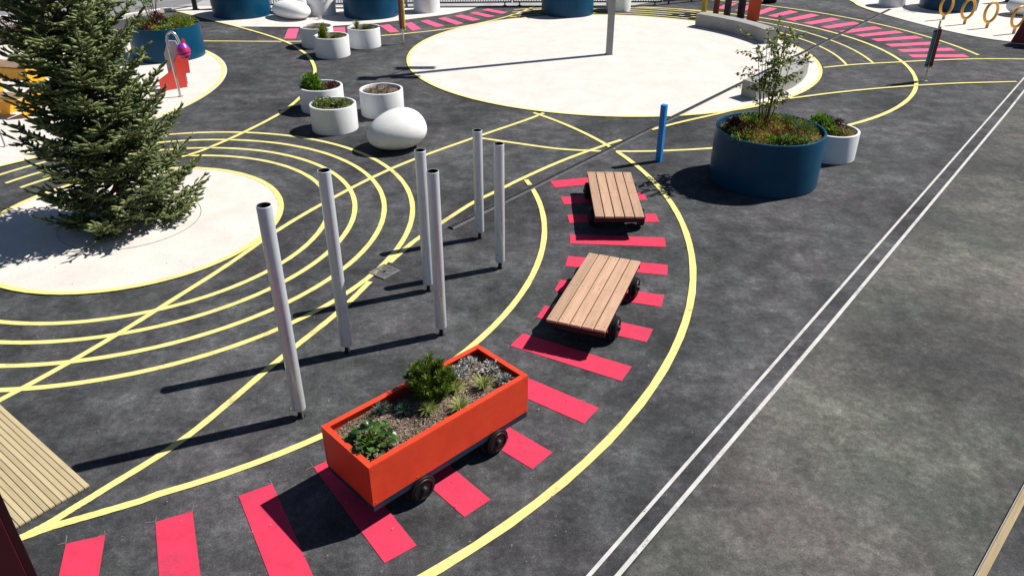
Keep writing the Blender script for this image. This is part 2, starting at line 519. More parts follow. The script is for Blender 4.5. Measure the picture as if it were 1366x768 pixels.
def bush_arrays(c, rad, n, L, W, lumps=7, lift=0.3, core=0.35):
    """leaves spread through a lumpy crown volume"""
    n = int(n * 1.5)
    lc = rdir(lumps) * 0.62
    lc[:, 2] = np.abs(lc[:, 2]) * 0.9
    lr = rng.uniform(0.38, 0.6, lumps)
    k = rng.integers(0, lumps, n)
    d = rdir(n)
    q = lc[k] + d * (lr[k] * (core + (1 - core) * rng.random(n) ** 0.45))[:, None]
    q[:, 2] = np.abs(q[:, 2])
    P = np.asarray(c) + q * np.asarray(rad)
    D = d * 0.9 + rdir(n) * 0.55 + np.array([0, 0, lift])
    Nn = rdir(n) * 0.6 + np.array([0, 0, 1.0])
    return leaves(P, D, Nn, L * rng.uniform(0.65, 1.25, n), W * rng.uniform(0.7, 1.2, n))

def tuft_arrays(c, n, h, spread, wd, segs=3):
    """arching grass blades"""
    a = rng.uniform(0, 2 * PI, n)
    lean = rng.uniform(0.15, 1.0, n) * spread
    hh = h * rng.uniform(0.6, 1.1, n)
    V, F = [], []
    base = np.asarray(c) + np.stack([np.cos(a), np.sin(a), 0 * a], 1) * (rng.random(n) * 0.03)[:, None]
    t = np.linspace(0, 1, segs + 1)
    side = np.stack([-np.sin(a), np.cos(a), 0 * a], 1)
    rows = []
    for q in t:
        p = base + np.stack([np.cos(a) * lean * q ** 1.5, np.sin(a) * lean * q ** 1.5, hh * (q - 0.42 * q ** 3 * (lean / spread))], 1)
        ww = wd * (1 - 0.85 * q)
        rows += [p - side * ww / 2, p + side * ww / 2]
    V = np.stack(rows, 1).reshape(-1, 3)
    k = 2 * (segs + 1)
    b = np.arange(n)[:, None] * k
    F = np.concatenate([b + [[2 * i, 2 * i + 1, 2 * i + 3, 2 * i + 2]] for i in range(segs)], 0)
    return V, F

def merge(*vf):
    Vs, Fs, o = [], [], 0
    for V, F in vf:
        Vs.append(V)
        Fs.append(F + o)
        o += len(V)
    return np.concatenate(Vs), np.concatenate(Fs)

def chips_arrays(n, inside, z, L=0.06, W=0.022, hz=0.012):
    P = inside(n)
    P = np.c_[P, z + rng.uniform(0, hz, n)]
    a = rng.uniform(0, 2 * PI, n)
    D = np.stack([np.cos(a), np.sin(a), rng.uniform(-0.12, 0.3, n)], 1)
    Nn = rdir(n) * 0.35 + np.array([0, 0, 1.0])
    return leaves(P, D, Nn, L * rng.uniform(0.5, 1.4, n), W * rng.uniform(0.6, 1.4, n), 0.05)

def in_disc(r):
    def f(n):
        a = rng.uniform(0, 2 * PI, n)
        q = r * np.sqrt(rng.random(n))
        return np.stack([q * np.cos(a), q * np.sin(a)], 1)
    return f

def in_rect(x0, x1, y0, y1):
    return lambda n: np.stack([rng.uniform(x0, x1, n), rng.uniform(y0, y1, n)], 1)

def shrub(name, label, cat, loc, rad, n, L, W, m, group=None, stems=5, **kw):
    t = thing(name, label, cat, loc, 0, group)
    V, F = bush_arrays((0, 0, 0.02), rad, n, L, W, **kw)
    npmesh('foliage', V, F, m, t)
    b = MB()
    for i in range(stems):
        a = 2 * PI * i / stems + 0.4
        b.tube([(0.01 * math.cos(a), 0.01 * math.sin(a), -0.03), (rad[0] * 0.3 * math.cos(a), rad[1] * 0.3 * math.sin(a), rad[2] * 0.75)], 0.006, 5)
    b.build('stem', 'twig', t)
    return t

# ------------------------------------------------------------------ ground, courts, pads
ground = struct(flat('ground', [(-400, -200), (400, -200), (400, 600), (-400, 600)], 0.0, 'asphalt'))
wb0, wb1 = (-6.0, -3.4), (24.0, 33.8)                      # outer white line runs along this edge
court = struct(flat('court_surface', [(1.06, 4.96), (0.2, 3.97), (-4.0, -1.1), (-1.35, -1.05), (4.95, 5.50), (40, 41.95), (30, 41), (22.9, 32.0), (14.0, 21.0)], 0.003, 'court'))
pav = struct(flat('pavement', [(-60, 33.38), (4.9, 33.45), (6.6, 34.9), (9, 80), (-60, 80)], 0.005, 'pavement'))
lp = [(-60, 22), (-18.6, 22.5), (-16.2, 25.5), (-15.5, 29.5), (-13.4, 33.3), (-60, 33.3)]
pav2 = struct(flat('side_pavement', lp, 0.005, 'pavement'))
road = struct(flat('road', [(-60, 31.0), (-15.6, 31.4), (-13.2, 34.2), (-13.0, 60), (-60, 60)], 0.010, 'road'))
kerb = struct(MB().prism([(-30, 30.3), (-15.0, 30.7), (-13.6, 32.35), (-13.9, 32.5), (-15.2, 31.0), (-30, 30.7)], 0.0, 0.12).build('kerb', 'pad'))

CT = (-6.76, 12.70)      # tree rings
CR = (-6.60, 12.63)      # toy railway
CB = (3.11, 25.17)       # big round pad

def mark(name, pts, width, z, m='yellow', closed=False):
    return ribbon(name, pts, width, z, m, ground, closed)

def disc_pad(c, r, z, rim_w):
    p = struct(flat('concrete_pad', arc(c, r, 0, 360)[:-1], z, 'pad'))
    ribbon('yellow_line', arc(c, r - rim_w / 2, 0, 360, 144)[:-1], rim_w, z + 0.004, 'yellow', p, True)
    return p
big_pad = disc_pad(CB, 6.44, 0.018, 0.085)
tree_pad = disc_pad((-6.84, 12.73), 2.63, 0.018, 0.105)
# steel ring let into the tree pad
MB().lathe([(1.195, 0.0), (1.195, 0.006), (1.205, 0.006), (1.205, 0.0)], 96, (-6.9, 12.76, 0.018)).build('pit_ring', 'greypost', tree_pad)

# pad on the left with the play panels
left_edge = arc((-14.70, 21.24), 6.52, 70, -52, 50)
left_poly = left_edge + [(-10.25, 16.02), (-10.85, 15.42), (-11.8, 14.5), (-14, 13.2), (-22, 12.5), (-24, 20), (-20, 26.5)]
left_pad = struct(flat('concrete_pad', left_poly, 0.018, 'pad'))
ribbon('yellow_line', [( -14.70 + (x + 14.70) * 0.985, 21.24 + (y - 21.24) * 0.985) for x, y in left_edge], 0.10, 0.022, 'yellow', left_pad)
ribbon('yellow_line', smooth_line([(-10.25, 16.0), (-10.9, 15.33), (-11.8, 14.45), (-14, 13.1)], 5), 0.09, 0.022, 'yellow', left_pad)
# pad along the back fence, pad at the right
bp = [(-13.57, 32.56), (-11.18, 30.42), (-9.98, 29.37), (-7.78, 29.30), (-6.59, 29.45), (-5.06, 29.97), (-4.05, 30.6), (-2.44, 31.68), (-1.75, 32.5), (-1.29, 33.37), (-13.0, 33.37)]
back_pad = struct(flat('concrete_pad', bp, 0.018, 'pad'))
rp = smooth_line([(14.3, 38), (14.40, 34.6), (14.30, 33.4), (14.56, 31.8), (15.30, 29.42), (16.1, 27.8), (16.95, 26.92), (18.6, 25.8), (21.5, 24.9), (26, 24.6)], 6)
right_pad = struct(flat('concrete_pad', rp + [(45, 25), (45, 38)], 0.018, 'pad'))
ribbon('yellow_line', rp[:18], 0.07, 0.022, 'yellow', right_pad)

# painted markings
for r, a1 in ((3.385, 152), (3.865, 152), (4.41, 152), (4.935, 120)):
    mark('yellow_line', arc(CT, r, -175, a1), 0.092, 0.006)
mark('yellow_line', smooth_line([(-9.2, 3.6), (-6.32, 7.57), (-4.89, 10.43), (-4.16, 12.30), (-3.59, 13.50), (-2.87, 14.78), (-2.09, 15.87), (-0.89, 17.22), (0.31, 18.50), (0.80, 19.09)]), 0.093, 0.0085)
mark('yellow_line', smooth_line([(-4.97, 5.28), (-4.84, 5.42), (-4.68, 5.59), (-4.53, 5.80), (-4.34, 6.06), (-3.75, 6.93), (-3.09, 8.44), (-2.55, 9.60), (-2.22, 10.52)]), 0.093, 0.010)
mark('yellow_line', smooth_line([(-2.0, 11.15), (-1.67, 11.94), (-1.29, 12.62), (-0.74, 13.55), (-0.36, 14.03), (0.26, 14.82), (1.1, 15.78), (2.02, 16.66), (2.51, 17.09)]), 0.093, 0.010)
mark('yellow_line', smooth_line([(3.31, 17.77), (4.1, 18.33), (5.22, 19.03), (6.2, 19.70), (7.15, 20.22), (7.62, 20.41), (8.85, 20.88), (10.38, 21.34), (12.3, 21.75), (14.32, 21.95)]), 0.093, 0.0225)
mark('yellow_line', smooth_line([(-5.1, 5.27), (-4.86, 5.40), (-4.65, 5.53), (-4.44, 5.63), (-4.19, 5.745), (-3.80, 5.93)], 5)[:-1] + arc((-6.69, 12.63), 7.27, -66, 12.6), 0.095, 0.0118)
mark('yellow_line', arc((-6.69, 12.63), 7.27, 14.2, 16.4), 0.095, 0.0118)
mark('yellow_line', arc((-6.52, 12.63), 9.583, -70, 22.6), 0.105, 0.0118)
mark('yellow_line', arc((-6.52, 12.63), 9.583, 23.6, 42.5), 0.095, 0.0132)
mark('yellow_line', arc((4.01, 25.13), 8.111, 113, -77), 0.11, 0.012)
mark('yellow_line', smooth_line([(-0.72, 17.22), (0.2, 16.83), (1.06, 16.50), (1.93, 16.36), (2.12, 16.35)]), 0.093, 0.006)
mark('yellow_line', smooth_line([(2.3, 16.34), (3.22, 16.37), (4.46, 16.55), (5.2, 16.85)]), 0.093, 0.006)
mark('yellow_line', arc((3.65, 24.70), 11.252, 87, 2.2), 0.10, 0.006)
for r, a0, a1 in ((8.387, 90, 51), (8.08, 112, -8.3), (7.62, 114, 52), (7.22, 116, -11.2), (6.82, 118, 40)):
    mark('yellow_line', arc(CB, r, a0, a1), 0.08, 0.006)
mark('yellow_line', smooth_line([(9.40, 23.55), (10.6, 23.93), (11.97, 24.2), (12.97, 24.4), (14.45, 24.58), (16.02, 24.56), (20, 24.2)]), 0.093, 0.0145)
mark('yellow_line', smooth_line([(-10.53, 27.10), (-7.23, 27.04), (-5.9, 27.35), (-4.59, 27.92), (-3.89, 28.2), (-2.26, 29.1), (-0.8, 30.49), (0.2, 31.9), (0.92, 33.37)]), 0.093, 0.006)
mark('yellow_line', smooth_line([(-13.5, 32.42), (-11.13, 30.29), (-9.97, 29.28), (-8.5, 27.85), (-7.45, 26.63), (-6.93, 25.78), (-6.51, 25.04), (-6.12, 24.06), (-5.83, 23.04), (-5.62, 21.7), (-5.65, 20.37), (-5.82, 19.05), (-6.27, 17.66), (-6.69, 16.68), (-7.0, 16.15), (-7.6, 15.5)]), 0.10, 0.0225)
# white double line of the court
mark('white_line', [(-4.0, -0.9), (0.72, 4.94), (3.92, 8.91), (12.19, 19.17), (14.72, 22.31), (22, 31.3)], 0.043, 0.0085, 'white')
mark('white_line', [(-3.9, -1.1), (1.03, 4.99), (3.70, 8.26), (4.28, 8.97), (12.52, 19.17), (14.0, 21.03), (22.2, 31.3)], 0.05, 0.0085, 'white')

def sleeper(q, z, m, chalk=True):
    o = flat('sleeper_stripe', q, z, m, ground)
    if chalk:
        for (ax, ay), (bx, by) in ((q[0], q[3]), (q[1], q[2])):
            d = Vector((ax - bx, ay - by)).normalized()
            for _ in range(2):
                t_ = random.uniform(-0.35, 0.35) if _ == 0 else random.uniform(1.2, 1.8)
                L_ = random.uniform(0.05, 0.11)
                dx, dy = d.x * math.cos(t_) - d.y * math.sin(t_), d.x * math.sin(t_) + d.y * math.cos(t_)
                sx, sy = ax + d.x * 0.012, ay + d.y * 0.012
                ribbon('layout_mark', [(sx, sy), (sx + dx * L_ * 0.5, sy + dy * L_ * 0.5), (sx + dx * L_, sy + dy * L_)], 0.007, 0.0048 + 0.0006 * _, 'chalk', ground)
    return o
for i in range(-2, 15):
    th = R_(-72.15 + 6.14 * i + (0.35 if i < 4 else 0))
    u = Vector((math.cos(th), math.sin(th)))
    v = Vector((-u.y, u.x))
    c = Vector(CR)
    hw = 0.178
    q = [c + u * 7.63 - v * hw, c + u * 7.63 + v * hw, c + u * 9.26 + v * hw, c + u * 9.26 - v * hw]
    sleeper([(p.x, p.y) for p in q], 0.0062, 'pink', i < 13)
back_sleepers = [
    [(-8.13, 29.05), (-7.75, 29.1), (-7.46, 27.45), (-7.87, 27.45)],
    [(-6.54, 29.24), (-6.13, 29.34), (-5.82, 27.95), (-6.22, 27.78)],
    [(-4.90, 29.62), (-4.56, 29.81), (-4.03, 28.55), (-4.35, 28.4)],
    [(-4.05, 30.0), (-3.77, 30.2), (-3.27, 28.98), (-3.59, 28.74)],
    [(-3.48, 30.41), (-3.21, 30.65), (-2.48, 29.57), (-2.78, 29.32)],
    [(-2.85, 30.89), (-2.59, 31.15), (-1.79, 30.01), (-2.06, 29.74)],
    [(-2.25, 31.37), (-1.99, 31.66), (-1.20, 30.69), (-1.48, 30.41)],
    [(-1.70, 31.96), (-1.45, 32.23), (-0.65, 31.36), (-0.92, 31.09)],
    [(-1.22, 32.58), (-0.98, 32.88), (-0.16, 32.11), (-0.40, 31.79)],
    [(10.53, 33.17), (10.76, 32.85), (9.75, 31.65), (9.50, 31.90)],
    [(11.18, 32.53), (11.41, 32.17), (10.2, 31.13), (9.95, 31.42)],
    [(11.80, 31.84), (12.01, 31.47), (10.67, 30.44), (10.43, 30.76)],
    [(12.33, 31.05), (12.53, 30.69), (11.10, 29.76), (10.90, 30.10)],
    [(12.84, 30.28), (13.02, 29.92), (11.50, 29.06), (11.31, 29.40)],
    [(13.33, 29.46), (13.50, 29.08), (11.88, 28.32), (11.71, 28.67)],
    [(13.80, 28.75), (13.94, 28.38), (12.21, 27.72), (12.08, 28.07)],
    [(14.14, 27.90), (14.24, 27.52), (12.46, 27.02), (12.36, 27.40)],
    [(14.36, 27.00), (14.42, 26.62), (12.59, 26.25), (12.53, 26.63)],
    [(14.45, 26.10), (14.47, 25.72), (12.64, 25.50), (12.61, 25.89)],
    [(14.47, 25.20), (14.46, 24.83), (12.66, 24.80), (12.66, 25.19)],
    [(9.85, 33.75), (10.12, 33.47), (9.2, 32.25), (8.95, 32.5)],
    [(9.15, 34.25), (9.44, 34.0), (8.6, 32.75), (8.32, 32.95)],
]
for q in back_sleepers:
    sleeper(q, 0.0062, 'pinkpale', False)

# ------------------------------------------------------------------ linear drain and drain cover
drain = thing('drain_channel', 'long dark slotted drain channel crossing the asphalt diagonally and the big round pad', 'drain', (-1.09, 12.43, 0))
A, B = Vector((-1.09, 12.43)), Vector((15.27, 32.69))
d = (B - A).normalized()
ang = math.atan2(d.y, d.x)
LEN = (B - A).length
drain.rotation_euler = (0, 0, ang)
proto_me = None
ns = int(LEN)
for i in range(ns):
    if proto_me is None:
        b = MB()
        b.box((0.5, 0.042, 0.012), (0.996, 0.014, 0.026))
        b.box((0.5, -0.042, 0.012), (0.996, 0.014, 0.026))
        for k in range(14):
            b.box((0.036 + k * 0.0714, 0, 0.011), (0.024, 0.070, 0.022))
        o = b.build('grate_section', 'drain', drain)
        proto_me = o.data
    else:
        o = bpy.data.objects.new('grate_section', proto_me)
        C.objects.link(o)
        o.parent = drain
    o.location = (i, 0, 0.012)
b = MB()
b.add([(0, -0.05, 0.0225), (LEN, -0.05, 0.0225), (LEN, 0.05, 0.0225), (0, 0.05, 0.0225)], [(0, 1, 2, 3)])
b.build('channel_shade', 'dark', drain)  # flat black sheet, the shade of the channel depth painted in
for s in (-1, 1):
    b = MB()
    b.box((LEN / 2, s * 0.057, 0.013), (LEN, 0.014, 0.026))
    b.build('channel_frame', 'drainframe', drain)

gc = thing('drain_cover', 'square metal drain cover interrupting the yellow line near the tallest poles', 'drain cover', (-2.04, 10.84, 0), R_(53))
b = MB()
for s in (-1, 1):
    b.box((0, s * 0.165, 0.010), (0.36, 0.03, 0.012))
    b.box((s * 0.165, 0, 0.010), (0.03, 0.30, 0.012))
b.build('frame', 'cover', gc)
b = MB()
for k in range(7):
    b.box((0, -0.126 + k * 0.042, 0.009), (0.298, 0.022, 0.008))
b.box((0, 0, 0.0095), (0.03, 0.298, 0.008))
b.build('grate', 'cover', gc)
b = MB().add([(-0.15, -0.15, 0.0035), (0.15, -0.15, 0.0035), (0.15, 0.15, 0.0035), (-0.15, 0.15, 0.0035)], [(0, 1, 2, 3)])
b.build('sump_shade', 'dark', gc)  # flat dark sheet, its colour stands in for the shaded pit
MB().lathe([(0.0, 0.016), (0.028, 0.016), (0.028, 0.005)], 14).build('hole_shade', 'dark', gc)  # dark disc on the grate, shade of a hole put into its colour

# ------------------------------------------------------------------ slatted boards at the left edge
pl = thing('slatted_platform', 'pale tan ridged board platform lying at the left edge beside the yellow lines', 'platform', (-4.51, 6.10, 0), math.atan2(1.32, -1.68))
# local x runs along the long edge to the upper left, local y towards the near left
for k in range(27):
    y0 = 0.060 * k
    L = 2.5
    b = MB().box((L / 2, y0 + 0.030, 0.022), (L, 0.0535, 0.028))
    b.build('board', 'ridge', pl, bevel=0.004)
MB().box((1.26, 0.80, 0.009), (2.44, 1.56, 0.010)).build('base_panel', 'timber', pl)

# timber strip at the lower right
te = thing('timber_edging', 'weathered tan timber edging strip lying in the lower right corner', 'edging', (4.95, 5.50, 0), math.atan2(1.03, 0.99))
MB().box((5.0, 0, 0.0235), (16.0, 0.072, 0.045)).build('beam', 'timber', te, bevel=0.006)
MB().box((5.0, 0.043, 0.018), (16.0, 0.010, 0.036)).build('side_strip', 'bench_conc', te)

# ------------------------------------------------------------------ aluminium tubes on stems
poles = [((-2.532, 7.257), 2.763, 'nearest tall aluminium tube pole, left of the orange planter wagon'),
         ((-2.220, 8.603), 2.610, 'second aluminium tube pole from the left, behind the nearest one'),
         ((-1.276, 10.253), 2.256, 'aluminium tube pole just left of and behind its close neighbour in the middle'),
         ((-0.985, 9.041), 2.427, 'aluminium tube pole in front of its close neighbour, standing behind the pine bush'),
         ((-0.559, 12.057), 1.932, 'shortest and farthest aluminium tube pole, nearest the drain channel end'),
         ((-0.194, 10.976), 2.092, 'rightmost aluminium tube pole, nearest the wooden wagons')]
for (x, y), H, lab in poles:
    t = thing('tube_pole', lab, 'pole', (x, y, 0), 0, 'aluminium tube poles on the asphalt')
    MB().lathe([(0.077, 0.135), (0.079, 0.14), (0.079, H - 0.004), (0.076, H), (0.071, H)], 36).build('tube', 'alu', t, smooth=True)
    MB().lathe([(0.0705, H - 0.001), (0.0705, H - 0.6), (0.0, H - 0.6)], 30).build('bore', 'dark', t, smooth=True)  # lining coloured near black for the shade inside the hollow tube
    MB().lathe([(0.0, 0.137), (0.0765, 0.137)], 24).build('bottom_cap', 'greypost', t)
    MB().lathe([(0.030, 0.0), (0.030, 0.15)], 20).build('stem', 'blackmetal', t, smooth=True)
    MB().lathe([(0.013, 0.0), (0.013, 0.15)], 10, (0.030, -0.018, 0)).build('bracket_rod', 'steel', t, smooth=True)
    MB().lathe([(0.055, 0.0), (0.055, 0.008), (0.0, 0.008)], 20).build('base_plate', 'blackmetal', t)
    for hz in (0.42, 0.70):
        MB().lathe([(0.0, 0.010), (0.010, 0.010), (0.012, 0.0)], 10, (0.028, -0.0765, H * hz), 'Y').build('bolt', 'blackmetal', t)

# ------------------------------------------------------------------ train wagons
def wheel_meshes():
    tread = MB().lathe([(0.0, -0.05), (0.147, -0.05), (0.154, -0.042), (0.154, 0.015), (0.186, 0.022), (0.186, 0.05), (0.0, 0.05)], 36, axis='Y')
    hub = MB().lathe([(0.0, -0.085), (0.030, -0.085), (0.034, -0.078), (0.040, -0.05)], 18, axis='Y')
    face = MB().lathe([(0.108, -0.0505), (0.108, -0.060), (0.120, -0.060), (0.124, -0.0505)], 30, axis='Y')
    return tread, hub, face
_wheel = None
def wheel(parent, x, y, sgn):
    """outer face looks along sgn*y"""
    global _wheel
    rz = 0 if sgn < 0 else PI
    if _wheel is None:
        a, h, f = wheel_meshes()
        o = a.build('wheel', 'rubber', parent, smooth=True)
        g = h.build('hub', 'blackmetal', o, smooth=True)
        k = f.build('rim_ring', 'blackmetal', o, smooth=True)
        _wheel = (o, g, k)
    else:
        o = _wheel[0].copy()
        C.objects.link(o)
        o.parent = parent
        for c in _wheel[1:]:
            q = c.copy()
            C.objects.link(q)
            q.parent = o
    o.location = (x, y, 0.186)
    o.rotation_euler = (0, 0, rz)
    return o

def undercarriage(t, xs, half):
    for x in xs:
        for s in (-1, 1):
            wheel(t, x, s * half, s)
        MB().tube([(x, -half, 0.186), (x, half, 0.186)], 0.022, 10).build('axle', 'blackmetal', t)
        for s in (-1, 1):
            MB().box((x, s * (half - 0.09), 0.225), (0.16, 0.03, 0.12)).build('axle_box', 'blackmetal', t)

WC, WA = (-0.880, 6.528), R_(43.7)
wg = thing('planter_wagon', 'orange red planter wagon on black wheels filled with bark and small plants', 'wagon', (*WC, 0), WA)
L2, W2 = 1.065, 0.421
z0, z1, th = 0.335, 0.832, 0.034
for s in (-1, 1):
    MB().box((0, s * (W2 - th / 2), (z0 + z1) / 2), (2 * L2, th, z1 - z0)).build('side_wall', 'orange', wg, bevel=0.004)
    MB().box((s * (L2 - th / 2), 0, (z0 + z1) / 2), (th, 2 * (W2 - th) - 0.002, z1 - z0)).build('end_wall', 'orange', wg, bevel=0.003)
    MB().box((0, s * (W2 - 0.032), z1 + 0.004), (2 * L2 - 0.13, 0.062, 0.008)).build('rim', 'orange', wg)
    MB().box((s * (L2 - 0.031), 0, z1 + 0.0045), (0.062, 2 * W2 - 0.002, 0.009)).build('rim', 'orange', wg)
MB().box((0, 0, 0.295), (2 * L2 - 0.012, 2 * W2 - 0.012, 0.078)).build('chassis', 'navy', wg, bevel=0.006)
undercarriage(wg, (-0.47, 0.575), 0.40)
b = MB()
for s in (-1, 1):
    for x in (-1.03, -0.52, 0.0, 0.52, 1.03):
        for z in ((0.37, 0.79) if abs(x) > 1 else (0.37,)):
            b.lathe([(0.0, 0.004 * s), (0.009, 0.003 * s), (0.010, 0.0)], 8, (x, s * W2, z), 'Y')
struct(b.build('screws', 'orange', wg), 'stuff')
# soil as a lumpy sheet
nx, ny = 46, 18
V, F = [], []
for j in range(ny + 1):
    for i in range(nx + 1):
        x = -L2 + 0.036 + (2 * L2 - 0.072) * i / nx
        y = -W2 + 0.036 + (2 * W2 - 0.072) * j / ny
        z = 0.735 + 0.022 * math.sin(x * 5.1 + 1) * math.cos(y * 7) + 0.010 * math.sin(x * 17 + y * 23) + random.uniform(-0.007, 0.007)
        V.append((x, y, z))
for j in range(ny):
    for i in range(nx):
        a = j * (nx + 1) + i
        F.append((a, a + 1, a + nx + 2, a + nx + 1))
MB().add(V, F).build('soil', 'soil', wg, smooth=True)
V, F = chips_arrays(5000, in_rect(-L2 + 0.05, L2 - 0.05, -W2 + 0.05, W2 - 0.05), 0.735, 0.032, 0.012, 0.02)
V[:, 2] += 0.022 * np.sin(V[:, 0] * 5.1 + 1) * np.cos(V[:, 1] * 7)
struct(npmesh('mulch', V, F, 'mulch', wg), 'stuff')

def wl(x, y, z=0.745):
    c, s = math.cos(WA), math.sin(WA)
    return (WC[0] + x * c - y * s, WC[1] + x * s + y * c, z)

def pine_bush():
    t = thing('pine_bush', 'bushy dark green dwarf pine in the middle of the orange planter wagon', 'bush', wl(0.13, 0.14))
    sh, st = [], MB()
    for i in range(58):
        a = random.uniform(0, 2 * PI)
        el = math.asin(random.uniform(0.25, 1.0))
        L = random.uniform(0.25, 0.34) * (1.0 + 0.25 * math.sin(el))
        dv = Vector((math.cos(a) * math.cos(el) * 0.88, math.sin(a) * math.cos(el) * 0.88, math.sin(el)))
        p0 = Vector((0, 0, 0.02))
        p1 = p0 + dv * L * 0.6
        p2 = p0 + dv * L * 0.86 + Vector((0, 0, L * 0.30))
        st.tube([p0, p1, p2], [0.011, 0.007, 0.004], 5)
        sh.append((p0.lerp(p1, 0.35), p1))
        sh.append((p1, p2))
    st.build('stem', 'twig', t)
    P, D = [], []
    for a, b2 in sh:
        ax = (b2 - a).normalized()
        for k in range(120):
            q = a.lerp(b2, random.random() ** 0.8)
            r = Vector(tuple(random.gauss(0, 1) for _ in range(3)))
            r = (r - ax * r.dot(ax)).normalized()
            P.append(q)
            D.append(ax * random.uniform(0.5, 1.2) + r)
    P, D = np.array(P), np.array(D)
    V, F = leaves(P, D, rdir(len(P)), rng.uniform(0.05, 0.08, len(P)), 0.0095, 0.1)
    npmesh('needles', V, F, 'pine', t)
pine_bush()

def broad_plant(loc, n, h, spread, ll, lw, m, name, label, cat, group=None):
    t = thing(name, label, cat, loc, 0, group)
    Vs, st = [], MB()
    for i in range(n):
        a = i * 2.399 + random.uniform(-0.3, 0.3)
        f = math.sqrt((i + 0.6) / n)
        base = Vector((0.02 * math.cos(a), 0.02 * math.sin(a), 0))
        top = Vector((spread * f * math.cos(a), spread * f * math.sin(a), h * (1.05 - 0.62 * f) * random.uniform(0.75, 1.15)))
        st.tube([base, base.lerp(top, 0.5) + Vector((0, 0, 0.03)), top], 0.004, 4)
        # rounded cupped leaf: fan of a 2 x 5 grid
        out = Vector((math.cos(a), math.sin(a), random.uniform(-0.1, 0.9))).normalized()
        side = Vector((-math.sin(a), math.cos(a), random.uniform(-0.3, 0.3))).normalized()
        up = side.cross(out).normalized() * -1
        l, wd = ll * random.uniform(0.7, 1.2), lw * random.uniform(0.8, 1.2)
        rows = []
        for q in (0, 0.25, 0.55, 0.82, 1.0):
            ww = wd * (0.12, 0.85, 1.0, 0.66, 0.05)[(0, 0.25, 0.55, 0.82, 1.0).index(q)] / 2
            c = top + out * l * q - Vector((0, 0, 1)) * l * 0.22 * q * q
            rows.append([c - side * ww + up * ww * 0.35, c, c + side * ww + up * ww * 0.35])
        Vs.append(rows)
    st.build('stem', 'lime', t)
    V, F = [], []
    for rows in Vs:
        o = len(V)
        for r in rows:
            V += [tuple(p) for p in r]
        for i in range(4):
            for j in range(2):
                F.append((o + i * 3 + j, o + i * 3 + j + 1, o + i * 3 + j + 4, o + i * 3 + j + 3))
    o = MB().add(V, F).build('leaves', m, t)
    o.data.polygons.foreach_set('use_smooth', [True] * len(o.data.polygons))
    return t
broad_plant(wl(-0.80, -0.08, 0.72), 60, 0.25, 0.20, 0.09, 0.072, 'broad', 'leafy_plant', 'broad leaved glossy green plant spilling over the front corner of the orange wagon', 'plant')
for x, y, lab in ((-0.07, -0.08, 'yellow green striped grass tuft directly in front of the dwarf pine'),
                  (0.20, -0.27, 'striped grass tuft nearest the long front rim of the orange wagon'),
                  (0.35, 0.0, 'pale striped grass tuft right behind the pine, half hidden by it'),
                  (0.63, -0.15, 'striped grass tuft next to the silvery plants at the wagon end')):
    t = thing('grass_tuft', lab, 'grass tuft', wl(x, y), random.random() * 3, 'striped grass tufts in the orange wagon')
    V, F = tuft_arrays((0, 0, 0), 130, 0.17, 0.15, 0.013)
    npmesh('blades', V, F, 'tuft', t)
for x, y, lab in ((-0.26, 0.10, 'small blue green tuft in the shade left of the pine'),
                  (-0.43, 0.27, 'small blue green tuft against the back wall of the orange wagon')):
    t = thing('blue_grass_tuft', lab, 'grass tuft', wl(x, y), 0, 'blue green tufts in the orange wagon')
    V, F = tuft_arrays((0, 0, 0), 150, 0.15, 0.10, 0.009)
    npmesh('blades', V, F, 'bluegreen', t)
for x, y, rx, lab in ((0.88, 0.02, 0.13, 'largest silver leaved plant at the far end of the orange wagon'),
                      (0.76, 0.22, 0.13, 'silver leaved plant in the far back corner of the orange wagon'),
                      (0.90, -0.23, 0.10, 'silver leaved plant in the right corner of the orange wagon'),
                      (0.58, 0.20, 0.11, 'thin silver plant between the dwarf pine and the wagon end')):
    shrub('silver_plant', lab, 'plant', wl(x, y, 0.76), (rx, rx, 0.075), 130, 0.045, 0.018, 'silver', 'silver plants in the orange wagon', 3)

def deck_wagon(c, ang, length, width, lab):
    t = thing('deck_wagon', lab, 'wagon', (*c, 0), ang, 'wooden deck wagons on the painted rails')
    n = 5
    pw = width / n
    for k in range(n):
        MB().box((random.uniform(-0.004, 0.004), -width / 2 + pw * (k + 0.5), 0.383 + random.uniform(-0.001, 0.001)), (length, pw - 0.018, 0.036)).build('plank', 'wood', t, bevel=0.004)
    MB().box((0, 0, 0.318), (length - 0.07, width - 0.05, 0.085)).build('frame', 'blackmetal', t, bevel=0.006)
    for s in (-1, 1):
        MB().box((s * (length / 2 - 0.02), 0, 0.325), (0.03, width - 0.02, 0.07)).build('end_beam', 'blackmetal', t)
    b = MB()
    for k in range(n):
        for x in (-length / 2 + 0.09, 0.0, length / 2 - 0.09):
            for q in (-0.25, 0.25):
                b.lathe([(0.0, 0.4025), (0.0075, 0.4025), (0.009, 0.3995)], 8, (x, -width / 2 + pw * (k + 0.5 + q), 0))
    struct(b.build('screws', 'drain', t), 'stuff')
    undercarriage(t, (-0.57, 0.60), 0.43)
    return t
deck_wagon((1.213, 9.631), R_(69.0), 2.08, 0.834, 'nearer wooden plank wagon on black wheels, right behind the orange planter wagon')
deck_wagon((1.862, 13.097), R_(89.0), 2.05, 0.86, 'farther wooden plank wagon on black wheels, nearest the blue post')

